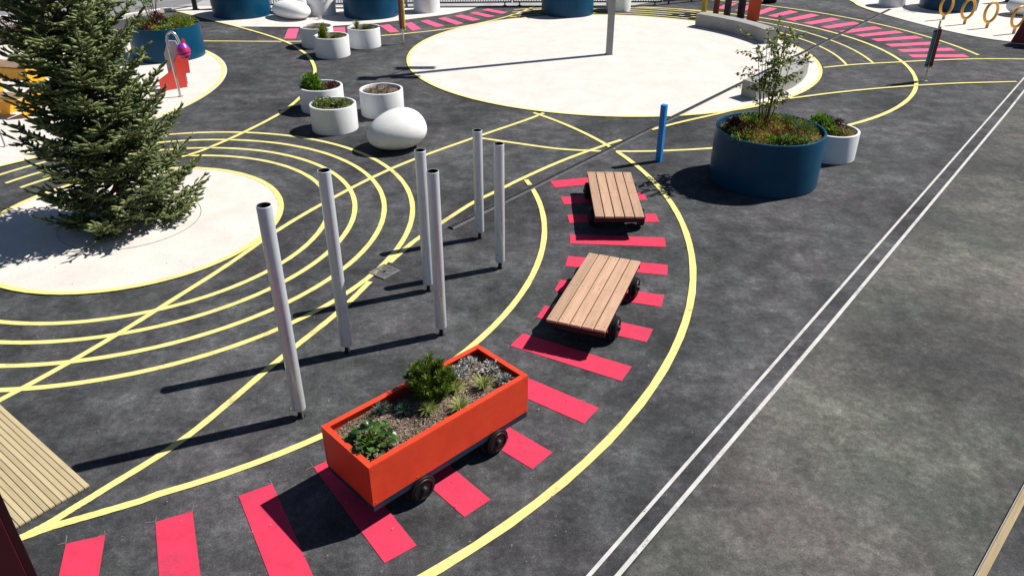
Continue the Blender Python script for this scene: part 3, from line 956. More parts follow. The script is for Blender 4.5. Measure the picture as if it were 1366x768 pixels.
# cab of the train at the very left
cab = thing('train_cab', 'dark red train cab cut by the lower left corner beside the slatted platform', 'train cab', (-3.56, 3.95, 0))
poly = [(0, 0), (-1.75, -0.52), (-2.5, 0.35), (-0.87, 0.5)]
MB().prism([(x * 1.0, y) for x, y in poly[::1]][::-1], 0.30, 2.55).build('body', 'cabred', cab, bevel=0.01)
MB().prism([(x * 0.97 - 0.02, y * 0.97) for x, y in poly][::-1], 0.18, 0.30).build('chassis', 'navy', cab)
MB().prism([(x * 1.03 + 0.02, y * 1.03) for x, y in poly][::-1], 2.552, 2.62).build('roof', 'blackmetal', cab)
MB().box((-0.14, -0.045, 1.3), (0.16, 0.012, 1.9), R_(16.5)).build('corner_strip', 'maroon', cab)  # slightly brighter red strip along the visible corner edge
for x, y in ((-0.45, -0.12), (-1.35, -0.39)):
    o = wheel(cab, x, y, -1)
    o.rotation_euler = (0, 0, R_(16.5))

# ------------------------------------------------------------------ planters
def pot_mesh(r, H, wall, soil_drop, base_in=0.0, n=72):
    prof = [(r - 0.012 - base_in, 0.0), (r - base_in, 0.014), (r, H - 0.018), (r - 0.004, H - 0.005), (r - 0.016, H),
            (r - wall + 0.012, H), (r - wall + 0.003, H - 0.004), (r - wall, H - 0.016), (r - wall, H - soil_drop - 0.05)]
    return MB().lathe(prof, n)
def planter(kind, c, r, H, lab, m, wall, drop, group):
    t = thing('planter', lab, 'planter', (*c, 0), random.random() * 3, group)
    pot_mesh(r, H, wall, drop).build('pot', m, t, smooth=True)
    ri = r - wall - 0.001
    V, F = [(0, 0, H - drop + 0.02)], []
    rings, sg = 6, 40
    for k in range(1, rings + 1):
        for i in range(sg):
            a = 2 * PI * i / sg
            V.append((ri * k / rings * math.cos(a), ri * k / rings * math.sin(a), H - drop + 0.02 * (1 - k / rings) + random.uniform(-0.01, 0.01)))
    for i in range(sg):
        F.append((0, 1 + i, 1 + (i + 1) % sg))
    for k in range(rings - 1):
        for i in range(sg):
            a, b2 = 1 + k * sg + i, 1 + k * sg + (i + 1) % sg
            F.append((a, a + sg, b2 + sg, b2))
    MB().add(V, F).build('soil', 'soil', t, smooth=True)
    V, F = chips_arrays(int(900 * r * r + 160), in_disc(ri * 0.97), H - drop + 0.012, 0.05, 0.02, 0.03)
    struct(npmesh('mulch', V, F, 'mulch', t), 'stuff')
    return t
GW = 'white round planters'
GB = 'large blue round planters'
white = [((6.895, 16.047), 0.531, 0.609, 'white round planter standing against the large blue planter in the right half'),
         ((-4.833, 19.484), 0.548, 0.60, 'white round planter holding a bright green bush, leftmost of the middle trio'),
         ((-4.212, 17.907), 0.543, 0.618, 'white round planter nearest the camera in the middle trio, with creeping green plants'),
         ((-3.250, 19.105), 0.538, 0.625, 'white round planter with dry grass beside the white pebble seat'),
         ((-6.463, 26.447), 0.532, 0.635, 'white round planter with nearly bare soil, left in the back trio'),
         ((-5.705, 25.119), 0.546, 0.615, 'white round planter with a small yellow green bush, front of the back trio'),
         ((-4.886, 26.380), 0.537, 0.619, 'white round planter with a spiky bush, right in the back trio')]
for c, r, H, lab in white:
    planter('w', c, r, H, lab, 'whitepot', 0.058, 0.075, GW)
blue = [((5.098, 14.791), 1.058, 1.057, 'large blue round planter in the right half with a sapling and low perennials'),
        ((-10.876, 25.035), 1.072, 0.992, 'large blue round planter behind the spruce on the left'),
        ((-10.565, 31.675), 1.098, 1.02, 'large blue round planter at the back left beside the lying white pebble seat'),
        ((-5.489, 31.586), 1.065, 1.02, 'large blue round planter at the back behind the striped pole'),
        ((2.184, 31.937), 1.02, 1.02, 'large blue round planter at the back edge of the big round pad'),
        ((17.736, 33.031), 1.071, 1.02, 'large blue round planter behind the golden hoops on the right')]
for c, r, H, lab in blue:
    planter('b', c, r, H, lab, 'blue', 0.05, 0.13, GB)
tallw = [((-7.445, 31.693), 0.547, 0.80, 'tall white round planter at the back touching the lying pebble seat'),
         ((-8.60, 32.3), 0.50, 0.80, 'tall white round planter at the back behind the lying pebble seat'),
         ((-3.399, 32.316), 0.522, 0.80, 'tall white round planter at the back right of the striped pole'),
         ((4.270, 32.591), 0.495, 0.80, 'tall white round planter behind the tall grey lamp post'),
         ((15.676, 33.55), 0.514, 0.80, 'tall white round planter at the end of the drain channel')]
for c, r, H, lab in tallw:
    planter('w', c, r, H, lab, 'whitepot', 0.058, 0.075, 'tall white planters along the back')

# plants in the planters
shrub('green_shrub', 'bright lime shrub in the white planter beside the large blue planter', 'shrub', (6.62, 16.02, 0.55), (0.27, 0.27, 0.42), 520, 0.10, 0.05, 'lime')
shrub('red_plant', 'dark red leaved plant in the white planter beside the large blue planter', 'plant', (7.05, 16.18, 0.55), (0.2, 0.2, 0.2), 190, 0.07, 0.035, 'redleaf')
shrub('low_plant', 'low olive plant at the front rim of the white planter beside the large blue planter', 'plant', (7.0, 15.83, 0.54), (0.25, 0.16, 0.14), 300, 0.06, 0.022, 'mixed')
shrub('green_shrub', 'round bright green bush rising from the leftmost white planter of the middle trio', 'shrub', (-5.0, 19.42, 0.53), (0.32, 0.30, 0.40), 900, 0.075, 0.04, 'lime')
shrub('low_plant', 'small dark red and olive plant right of the round bright green bush', 'plant', (-4.58, 19.5, 0.53), (0.2, 0.22, 0.15), 260, 0.06, 0.025, 'redleaf')
shrub('creeping_plant', 'dark green creeping plant in the nearest white planter of the middle trio', 'plant', (-4.42, 17.9, 0.54), (0.27, 0.30, 0.19), 800, 0.055, 0.022, 'creep')
shrub('variegated_plant', 'cream and green variegated plant in the nearest white planter of the middle trio', 'plant', (-4.02, 17.82, 0.54), (0.27, 0.27, 0.15), 620, 0.055, 0.026, 'creep')
t = thing('dry_grass', 'dry brown grass filling the white planter beside the pebble seat', 'grass', (-3.25, 19.05, 0.55))
npmesh('blades', *merge(*[tuft_arrays((math.cos(a) * q, math.sin(a) * q, 0), 60, 0.15, 0.17, 0.012) for a, q in ((0, 0.05), (1, 0.25), (2.2, 0.24), (3.3, 0.26), (4.4, 0.22), (5.5, 0.24))]), 'drygrass', t)
shrub('yellow_shrub', 'small yellow green bush in the front planter of the back trio', 'shrub', (-5.88, 25.02, 0.54), (0.17, 0.17, 0.42), 360, 0.085, 0.045, 'limeyellow')
shrub('low_plant', 'low green plant beside the small yellow green bush', 'plant', (-5.52, 25.0, 0.54), (0.24, 0.18, 0.13), 260, 0.06, 0.022, 'creep')
shrub('low_plant', 'sparse brown plant in the nearly bare left planter of the back trio', 'plant', (-6.4, 26.35, 0.555), (0.26, 0.22, 0.08), 140, 0.05, 0.02, 'drygrass')
t = thing('spiky_plant', 'dark spiky bush in the right white planter of the back trio', 'plant', (-5.0, 26.4, 0.54))
npmesh('blades', *merge(tuft_arrays((-0.12, 0, 0), 120, 0.36, 0.20, 0.026), tuft_arrays((0.14, -0.1, 0), 90, 0.24, 0.2, 0.022)), 'creep', t)
shrub('low_plant', 'yellow green plant right of the dark spiky bush', 'plant', (-4.70, 26.25, 0.54), (0.2, 0.18, 0.16), 240, 0.06, 0.025, 'creep')

M['rust'] = leafmat('rusty_leaf', [(0.12, 0.055, 0.025), (0.26, 0.12, 0.045), (0.38, 0.24, 0.09)], 8, 0.2)
M['gold_leaf'] = leafmat('golden_leaf', [(0.20, 0.19, 0.025), (0.38, 0.34, 0.05), (0.52, 0.47, 0.12)], 8, 0.25)
def ground_cover(c, z, r, m, n, h=0.14, lab=None):
    kinds = ['creep', 'mixed', 'gold_leaf', 'rust', 'feather', 'limeyellow', 'redleaf', 'gold_leaf', 'lime', 'rust', 'creep']
    vf, mi = [], []
    for k in range(34):
        a, q = k * 2.399, r * math.sqrt((k + 0.5) / 34)
        s = random.uniform(0.7, 1.3)
        kd = random.randrange(len(kinds))
        lw_ = (0.075, 0.030) if kinds[kd] not in ('feather', 'gold_leaf') else (0.085, 0.016)
        V, F = bush_arrays((q * math.cos(a), q * math.sin(a), 0), (0.19 * s, 0.19 * s, h * s * 1.15), n // 34, lw_[0], lw_[1], 5)
        vf.append((V, F))
        mi += [kd] * len(F)
    o = npmesh('ground_cover', *merge(*vf), kinds[0], None, (*c, z))
    for kd in kinds[1:]:
        o.data.materials.append(M[kd])
    o.data.polygons.foreach_set('material_index', np.array(mi, np.int32))
    o['label'] = lab
    return struct(o, 'stuff')
ground_cover((5.098, 14.791), 0.925, 0.84, 'mixed', 7200, 0.16, 'mixed olive, yellow and rusty perennials filling the large blue planter')
ground_cover((-10.876, 25.035), 0.90, 0.86, 'mixed', 5200, 0.17, 'mixed perennials filling the blue planter behind the spruce')
for c, n in (((-10.565, 31.675), 1500), ((-5.489, 31.586), 1500), ((2.184, 31.937), 1500), ((17.736, 33.031), 1500)):
    ground_cover(c, 0.93, 0.84, 'mixed', n, 0.15, 'mixed low perennials filling a blue planter along the back')
shrub('red_plant', 'dark red leaved plant at the left rim of the large blue planter with the sapling', 'plant', (4.45, 14.98, 0.97), (0.17, 0.17, 0.2), 330, 0.065, 0.035, 'redleaf')
shrub('feathery_plant', 'soft grey green feathery plant at the right rim of the large blue planter', 'plant', (5.72, 14.62, 0.97), (0.27, 0.27, 0.20), 900, 0.075, 0.010, 'feather')
shrub('feathery_plant', 'green feathery plant at the back right inside the large blue planter', 'plant', (5.55, 15.15, 0.97), (0.22, 0.2, 0.2), 500, 0.07, 0.012, 'feather')
shrub('yellow_plant', 'yellow green clump left of the sapling in the large blue planter', 'plant', (4.82, 14.95, 0.97), (0.2, 0.2, 0.24), 520, 0.06, 0.02, 'limeyellow')
shrub('white_flowering_plant', 'pale cream leaved plant at the front rim of the large blue planter', 'plant', (5.15, 14.08, 0.97), (0.26, 0.12, 0.13), 340, 0.05, 0.025, 'creep')
shrub('purple_plant', 'purple leaved plant in the blue planter behind the spruce', 'plant', (-10.95, 24.85, 0.92), (0.22, 0.22, 0.42), 360, 0.09, 0.05, 'redleaf')
shrub('yellow_plant', 'soft yellow green grass clump at the right of the blue planter behind the spruce', 'plant', (-10.32, 24.95, 0.92), (0.38, 0.34, 0.22), 800, 0.09, 0.014, 'limeyellow')

def sapling(name, lab, loc, H, spread, nst, nleaf, m):
    t = thing(name, lab, 'tree', loc, 0.3)
    b, P, D = MB(), [], []
    for i in range(nst):
        a = i * 2.399 + 0.5
        f = random.uniform(0.45, 1.0)
        pts, r = [], []
        top = Vector((math.cos(a) * spread * f * 0.55, math.sin(a) * spread * f * 0.55, H * random.uniform(0.72, 1.0)))
        b0 = Vector((math.cos(a) * 0.07, math.sin(a) * 0.07, -0.05))
        for k in range(7):
            q = k / 6
            pts.append(b0.lerp(top, q) + Vector((math.sin(q * 4 + i) * 0.05 * q, math.cos(q * 3 + i) * 0.05 * q, 0)))
            r.append(0.011 * (1 - 0.8 * q) + 0.002)
        b.tube(pts, r, 6)
        for k in range(9):
            q = random.random() ** 0.7 * 0.75 + 0.25
            p = b0.lerp(top, q)
            aa = random.uniform(0, 2 * PI)
            L = random.uniform(0.18, 0.42) * spread * 1.3
            e = p + Vector((math.cos(aa) * L, math.sin(aa) * L, random.uniform(0.0, 0.6) * L))
            b.tube([p, p.lerp(e, 0.5) + Vector((0, 0, 0.02)), e], [0.005, 0.004, 0.002], 4)
            for j in range(nleaf):
                P.append(p.lerp(e, random.uniform(0.2, 1.05)) + Vector(tuple(random.gauss(0, 0.018) for _ in range(3))))
                D.append(Vector((math.cos(aa), math.sin(aa), -0.2)) + Vector(tuple(random.gauss(0, 0.7) for _ in range(3))))
    b.build('stems', 'twig', t, smooth=True)
    P, D = np.array(P), np.array(D)
    V, F = leaves(P, D, rdir(len(P)) * 0.7 + np.array([0, 0, 1.0]), rng.uniform(0.055, 0.095, len(P)), rng.uniform(0.035, 0.06, len(P)), 0.15)
    npmesh('foliage', V, F, m, t)
    return t
sapling('sapling', 'slender multi stemmed sapling growing from the large blue planter in front of the concrete bench', (5.05, 15.12, 0.97), 2.1, 0.8, 9, 20, 'sapling')
sapling('sapling', 'leafy young tree in the blue planter behind the spruce, cut by the top edge', (-11.2, 25.1, 0.92), 1.9, 0.8, 7, 11, 'lime')
for c, lab in (((-10.565, 31.675), 'young tree in the back left blue planter'), ((-5.489, 31.586), 'young tree in the blue planter behind the striped pole'),
               ((2.184, 31.937), 'young tree in the blue planter behind the big round pad'), ((17.736, 33.031), 'young tree in the blue planter behind the golden hoops')):
    sapling('sapling', lab, (*c, 0.93), 1.7, 0.7, 6, 7, 'sapling')

# ------------------------------------------------------------------ pebble seats
def pebble(lab, loc, ang, a, bb, h, taper, tilt=0.0, flatb=0.86):
    V, F = [], []
    nu, nv = 28, 48
    for i in range(nu + 1):
        ph = PI * i / nu
        for j in range(nv):
            th = 2 * PI * j / nv
            x = math.cos(ph)
            rr = math.sin(ph) ** 0.92
            k = 1 + taper * x
            y, z = rr * math.cos(th) * k, rr * math.sin(th) * k
            z = z if z > 0 else z * flatb
            X, Z = a * x, h * z
            X, Z = X * math.cos(tilt) - Z * math.sin(tilt), X * math.sin(tilt) + Z * math.cos(tilt)
            V.append((X, bb * y, Z))
    mz = min(v[2] for v in V)
    V = [(x, y, z - mz - 0.015) for x, y, z in V]
    for i in range(nu):
        for j in range(nv):
            k = (j + 1) % nv
            F.append((i * nv + j, (i + 1) * nv + j, (i + 1) * nv + k, i * nv + k))
    me = MB().add(V, F)
    o = me.build('pebble_seat', 'stone', None, (*loc, 0), ang)
    bm = bmesh.new()
    bm.from_mesh(o.data)
    bmesh.ops.remove_doubles(bm, verts=bm.verts, dist=1e-5)
    bmesh.ops.recalc_face_normals(bm, faces=bm.faces)
    for f in bm.faces:
        f.smooth = True
    bm.to_mesh(o.data)
    bm.free()
    return tag(o, lab, 'seat', 'white pebble shaped seats')
pebble('smooth white egg shaped pebble seat beside the middle trio of white planters', (-2.57, 16.64), R_(30), 0.67, 0.60, 0.45, 0.17, R_(8))
pebble('long white pebble seat lying at the back between blue planter and white planters', (-8.46, 30.98), R_(-38), 0.92, 0.55, 0.36, 0.05)
pebble('white pebble seat at the upper right edge behind the golden hoops', (20.2, 31.6), R_(10), 0.95, 0.6, 0.42, 0.0)

# ------------------------------------------------------------------ curved concrete benches
def curved_bench(a0, a1, lab):
    t = thing('curved_bench', lab, 'bench', (*CB, 0.018), 0, 'curved concrete benches on the big round pad')
    n = 36
    prof = [(5.53, 0.0), (5.53, 0.435), (5.545, 0.45), (6.015, 0.45), (6.03, 0.435), (6.03, 0.0)]
    V, F = [], []
    k = len(prof)
    for i in range(n + 1):
        a = R_(a0 + (a1 - a0) * i / n)
        for r, z in prof:
            V.append((r * math.cos(a), r * math.sin(a), z))
    for i in range(n):
        for j in range(k - 1):
            F.append((i * k + j, i * k + j + 1, (i + 1) * k + j + 1, (i + 1) * k + j))
    F.append(tuple(range(k)))
    F.append(tuple(range(n * k + k - 1, n * k - 1, -1)))
    MB().add(V, F).build('seat_block', 'bench_conc', t, smooth=True)
curved_bench(15, 49.5, 'curved grey concrete bench on the far right side of the big round pad')
curved_bench(-57, -23, 'curved concrete bench on the big round pad behind the sapling')

# coloured boards standing behind the far bench
boards = [((7.60, 32.05), 0.20, 'mustard', 'mustard yellow square post, leftmost behind the far concrete bench'),
          ((8.02, 31.80), 0.22, 'maroon', 'dark red square post behind the far concrete bench'),
          ((8.36, 31.40), 0.27, 'greypost', 'charcoal square post next to the dark red one'),
          ((8.78, 30.98), 0.30, 'blackmetal', 'black square post between the charcoal post and the orange one')]
M['charcoal'] = mottled('charcoal_paint', (0.02, 0.025, 0.028), (0.035, 0.04, 0.043), 5, 0.5)
for (x, y), wd, m, lab in boards:
    m = 'charcoal' if m == 'greypost' else m
    t = thing('square_post', lab, 'post', (x, y, 0), R_(-58), 'coloured posts behind the far bench')
    MB().box((0, 0, 0.95), (wd, 0.10, 1.9)).build('shaft', m, t, bevel=0.008)
    MB().box((0, 0, 0.006), (wd + 0.06, 0.18, 0.012)).build('base_plate', 'blackmetal', t)
t = thing('square_post', 'broad bright orange post, rightmost behind the far concrete bench', 'post', (9.12, 30.50, 0), R_(-8), 'coloured posts behind the far bench')
MB().box((0, 0, 0.95), (0.44, 0.12, 1.9)).build('shaft', 'orangeplain', t, bevel=0.008)
MB().box((0, 0, 0.006), (0.5, 0.2, 0.012)).build('base_plate', 'blackmetal', t)

# ------------------------------------------------------------------ posts
t = thing('blue_post', 'short bright blue square post beside the farther wooden wagon', 'post', (3.15, 15.75, 0), R_(54))
MB().box((0, 0, 0.61), (0.115, 0.115, 1.22)).build('shaft', 'bluepost', t, bevel=0.006)
MB().box((0, 0, 1.2245), (0.119, 0.119, 0.009)).build('cap', 'bluepost', t)

t = thing('lamp_post', 'tall square grey lamp post in the centre of the big round pad', 'lamp post', (3.10, 25.17, 0.018), 0)
MB().box((0, 0, 4.41), (0.20, 0.20, 8.82)).build('shaft', 'greypost', t, bevel=0.012)
MB().box((0, 0, 0.008), (0.22, 0.22, 0.016)).build('base_plate', 'greypost', t)
for (x, y, z), sz, arm in (((0.9, 0.97, 8.45), (1.15, 0.34, 0.07), True), ((-0.1, -0.06, 8.75), (0.55, 0.40, 0.07), False), ((0.42, -0.15, 8.1), (0.8, 0.26, 0.07), False)):
    h = MB().box((x, y, z), sz).build('floodlight', 'lamp', t, bevel=0.01)
    MB().tube([(0, 0, z - 0.12), (x * 0.8, y, z - 0.04)], 0.028, 8).build('arm', 'greypost', h)

t = thing('grey_post', 'thin grey post on the back pad near the right hand tall white planter', 'post', (-4.30, 33.1, 0.018))
MB().lathe([(0.05, 0), (0.05, 1.6), (0.0, 1.61)], 14).build('shaft', 'greypost', t, smooth=True)

def chime(lab, loc, cols, foot):
    t = thing('striped_pole', lab, 'pole', loc, 0, 'striped multi tube poles')
    MB().lathe([(0.024, 0.0), (0.024, 1.66), (0.0, 1.665)], 14).build('core', 'steel', t, smooth=True)
    MB().lathe([(0.08, 0.0), (0.08, 0.012), (0.03, 0.02)], 20).build('base_plate', foot, t)
    for k, (m, z0, z1, deg) in enumerate(cols):
        a = R_(deg)
        MB().lathe([(0.0, z0), (0.044, z0 + 0.002), (0.044, z1 - 0.002), (0.0, z1)], 14, (0.068 * math.cos(a), 0.068 * math.sin(a), 0)).build('tube', m, t, smooth=True)
        for z in (z0 + 0.06, z1 - 0.06):
            MB().lathe([(0.0455, z), (0.0455, z + 0.03)], 12, (0.068 * math.cos(a), 0.068 * math.sin(a), 0)).build('band', 'blackmetal', t)
    return t
chime('teal and dark red tube pole on the asphalt at the right beside the back sleepers', (11.77, 22.08, 0), (('maroon', 0.42, 1.45, 300), ('teal', 0.40, 1.42, 180), ('mustard', 0.35, 1.5, 45)), 'greypost')
chime('dark red, teal and yellow tube pole in front of the back planters', (-3.653, 26.707, 0), (('mustard', 0.45, 1.9, 340), ('teal', 0.6, 1.95, 165), ('maroon', 0.5, 1.95, 235)), 'maroon')

# golden hoops
for i, ((x, y), zc) in enumerate((((16.41, 30.63), 0.50), ((16.77, 29.76), 0.53), ((17.25, 29.10), 0.53), ((17.70, 28.16), 0.55))):
    lab = ('golden hoop farthest left in the row, in front of the blue planter', 'golden hoop second from the left, overlapping the right edge of the blue planter',
           'golden hoop third in the row, in front of bare pale concrete', 'golden hoop at the right photo edge, partly hidden by the dark red panel')[i]
    t = thing('golden_hoop', lab, 'hoop', (x, y, 0.018), R_(20), 'golden hoops on the right pad')
    pts = [(0.29 * math.cos(2 * PI * k / 28), 0, zc + 0.02 + 0.34 * math.sin(2 * PI * k / 28)) for k in range(29)]
    MB().tube(pts, 0.048, 10, False).build('ring', 'gold', t, smooth=True)
    MB().tube([(0, 0, 0.11), (0, 0, zc - 0.30)], [0.055, 0.048], 12).build('neck', 'gold', t, smooth=True)
    MB().tube([(0, 0, 0.0), (0, 0, 0.11)], 0.05, 12).build('foot', 'greypost', t, smooth=True)

def panel(name, lab, cat, loc, rz, poly, th, m):
    t = thing(name, lab, cat, loc, rz)
    n = len(poly)
    V = [(x, -th / 2, z) for x, z in poly] + [(x, th / 2, z) for x, z in poly]
    F = [tuple(range(n)), tuple(range(2 * n - 1, n - 1, -1))] + [(i, n + i, n + (i + 1) % n, (i + 1) % n) for i in range(n)]
    MB().add(V, F).build('board', m, t, bevel=0.006)
    return t
t = panel('play_panel', 'dark red stepped play panel at the right photo edge', 'play panel', (16.83, 26.80, 0.018), R_(-28),
          [(0, 0), (1.1, 0), (1.1, 1.25), (0.75, 1.25), (0.75, 1.02), (0.42, 1.02), (0.42, 0.86), (0.26, 0.78), (0.23, 0.70), (0.19, 0.76)], 0.07, 'maroon')
MB().tube([(1.0, 0.03, 0), (1.0, 0.35, 0)], 0.03, 8).build('foot', 'blackmetal', t)
t = panel('play_panel', 'orange red stepped play panel behind the spruce, in front of the blue planter', 'play panel', (-9.02, 21.42, 0.018), R_(38),
          [(-0.70, 0), (0, 0), (0, 0.37), (0.15, 0.37), (0.19, 1.22), (0.12, 1.30), (0.06, 1.12), (-0.15, 0.82), (-0.40, 0.46), (-0.70, 0.30)], 0.06, 'redpanel')
MB().box((-0.42, 0.10, 0.02), (0.5, 0.2, 0.04)).build('foot', 'blackmetal', t)
t = panel('speech_panel', 'pale lilac board behind the curved speaking tube', 'play panel', (-9.35, 21.70, 0.018), R_(10),
          [(-0.22, 0), (0.24, 0), (0.26, 0.9), (0.14, 1.18), (-0.06, 1.20), (-0.22, 0.85)], 0.05, 'lilac')
MB().box((0, 0.08, 0.02), (0.4, 0.2, 0.04)).build('foot', 'blackmetal', t)
t = thing('speaking_tube', 'curved steel speaking tube with a purple flower shaped horn', 'speaking tube', (-8.86, 20.48, 0.018))
MB().tube([(0, 0, 0), (-0.02, 0.0, 0.6), (-0.04, 0, 1.45)] + [(-0.04 + 0.14 - 0.14 * math.cos(R_(q)), 0.02, 1.45 + 0.22 * math.sin(R_(q))) for q in range(20, 160, 15)] + [(0.25, 0.06, 1.38)], 0.034, 12).build('tube', 'steel', t, smooth=True)
h = MB().lathe([(0.05, 0.13), (0.09, 0.10), (0.14, 0.02)], 20, (0.30, 0.08, 1.26)).build('horn', 'purple', t, smooth=True)
MB().lathe([(0.142, 0.02), (0.175, -0.05), (0.18, -0.09), (0.15, -0.12), (0.165, -0.16), (0.13, -0.20), (0.12, -0.25), (0.0, -0.27)], 20, (0.30, 0.08, 1.26)).build('horn_bell', 'magenta', h, smooth=True)
MB().lathe([(0.07, 0), (0.07, 0.012), (0, 0.012)], 16).build('base_plate', 'steel', t)

# yellow picnic set behind the spruce
t = thing('yellow_table', 'yellow play counter with a brown slatted top at the left edge behind the spruce', 'table', (-12.35, 19.55, 0.018), R_(-14))
for k in range(9):
    MB().box((0.0 - 0.17 * k + 0.06, 0.30, 0.985), (0.155, 0.62, 0.03)).build('slat', 'slatwood', t, bevel=0.004)
MB().box((-0.62, 0.02, 0.82), (1.6, 0.05, 0.29)).build('apron', 'amber', t, bevel=0.008)
MB().box((-0.62, 0.58, 0.82), (1.6, 0.05, 0.29)).build('apron', 'amber', t, bevel=0.008)
for x in (0.12, -1.36):
    MB().box((x, 0.30, 0.48), (0.06, 0.56, 0.96)).build('side_panel', 'amber', t, bevel=0.008)
t = thing('yellow_bench', 'yellow framed bench with brown slats in front of the yellow counter', 'bench', (-12.0, 18.85, 0.018), R_(-14))
for k in range(7):
    MB().box((-0.13 - 0.17 * k, 0.0, 0.465), (0.155, 0.42, 0.03)).build('slat', 'slatwood', t, bevel=0.004)
for x in (0.02, -0.62, -1.28):
    MB().prism([(-0.03, -0.22), (0.03, -0.22), (0.03, 0.24), (-0.03, 0.24)], 0, 0.45).build('leg_panel', 'amber', t, (x, 0, 0), bevel=0.006)
MB().box((-0.62, -0.19, 0.40), (1.2, 0.04, 0.09)).build('rail', 'amber', t)
t = thing('ground_hoop', 'thin steel rod leaning over the pale pad at the left edge', 'rod', (-11.35, 16.6, 0.018))
MB().tube([(0, 0, 0), (-0.12, 0.15, 0.45), (-0.25, 0.3, 0.95)], 0.02, 8).build('rod', 'steel', t, smooth=True)
MB().lathe([(0.05, 0), (0.05, 0.01), (0, 0.01)], 12).build('base_plate', 'steel', t)
t = thing('wire_hoop', 'thin grey wire hoop lying on the pale pad left of the spruce', 'hoop', (-10.75, 16.85, 0.018))
MB().tube([(0.32 * math.cos(2 * PI * k / 30), 0.17 * math.sin(2 * PI * k / 30), 0.012) for k in range(31)], 0.011, 6, False).build('wire', 'greypost', t, smooth=True)

# black bin behind the orange post
t = thing('black_bin', 'small black bin on the asphalt right of the orange post, cut by the top edge', 'bin', (10.85, 34.25, 0))
MB().lathe([(0.26, 0.02), (0.28, 0.06), (0.28, 0.60), (0.30, 0.62), (0.30, 0.68), (0.0, 0.72)], 28).build('body', 'rubber', t, smooth=True)
MB().lathe([(0.24, 0.0), (0.24, 0.03)], 24).build('foot', 'blackmetal', t)

# ------------------------------------------------------------------ fence
def fence(A, B, npan, lab, feet=2):
    A, B = Vector(A), Vector(B)
    L = (B - A).length
    t = thing('metal_fence', lab, 'fence', (A.x, A.y, 0.005), math.atan2((B - A).y, (B - A).x), 'metal bar fences along the back')
    pl_ = L / npan
    nb = int(pl_ / 0.105)
    bm_ = None
    for p in range(npan):
        x0, x1 = p * pl_ + 0.045, (p + 1) * pl_ - 0.045
        fr = MB()
        for z in (0.14, 1.42):
            fr.box(((x0 + x1) / 2, 0, z), (x1 - x0, 0.045, 0.05))
        for x in (x0, x1):
            fr.box((x, 0, 0.78), (0.05, 0.046, 1.34))
        pr = fr.build('panel_frame', 'blackmetal', t)
        bars = MB()
        for k in range(1, nb):
            bars.box((x0 + (x1 - x0) * k / nb, 0, 0.78), (0.03, 0.03, 1.24))
        struct(bars.build('bars', 'greypost', pr), 'stuff')
        for x in (x0 + 0.25, (x0 + x1) / 2, x1 - 0.25):
            f = MB().box((x, 0, 0.06), (0.05, 0.05, 0.12)).box((x, 0, 0.006), (0.14, 0.14, 0.012)).build('foot', 'blackmetal', pr)
    return t
fence((-12.2, 32.85), (0.0, 33.55), 2, 'black framed metal bar fence behind the back left planters')
fence((0.02, 33.55), (6.2, 33.60), 1, 'black framed metal bar fence panel behind the big round pad')
fence((6.25, 33.70), (8.9, 35.0), 1, 'short angled metal bar fence panel behind the coloured posts')
for loc, lab in (((-12.75, 32.62), 'thick black fence post at the top left between the planters'), ((20.9, 34.3), 'black fence post at the top right edge')):
    t = thing('fence_post', lab, 'post', (*loc, 0.018), 0.2)
    MB().box((0, 0, 0.75), (0.17, 0.17, 1.5)).build('shaft', 'blackmetal', t, bevel=0.01)
    MB().box((0, 0, 0.006), (0.26, 0.26, 0.012)).build('base_plate', 'blackmetal', t)
fence((21.05, 34.3), (33, 33.0), 2, 'black framed metal bar fence at the far right')

# planting bed far left
bed = struct(flat('planting_bed', [(-22, 26.2), (-16.2, 26.1), (-15.2, 27.6), (-16.2, 29.2), (-22, 29.4)], 0.012, 'soil'))
vf = []
for k in range(40):
    vf.append(bush_arrays((random.uniform(-21, -15.8), random.uniform(26.4, 29.0), 0), (0.4, 0.4, random.uniform(0.25, 0.5)), 110, 0.11, 0.06, 5))
o = npmesh('bed_shrubs', *merge(*vf), 'redleaf', None, (0, 0, 0.0))
M['bedleaf'] = leafmat('bed_leaf', [(0.04, 0.07, 0.02), (0.09, 0.12, 0.035), (0.15, 0.06, 0.05), (0.24, 0.12, 0.10)], 1.5, 0.2)
o.data.materials[0] = M['bedleaf']
struct(o, 'stuff')
o['label'] = 'reddish and green low shrubs in the planting bed behind the spruce'

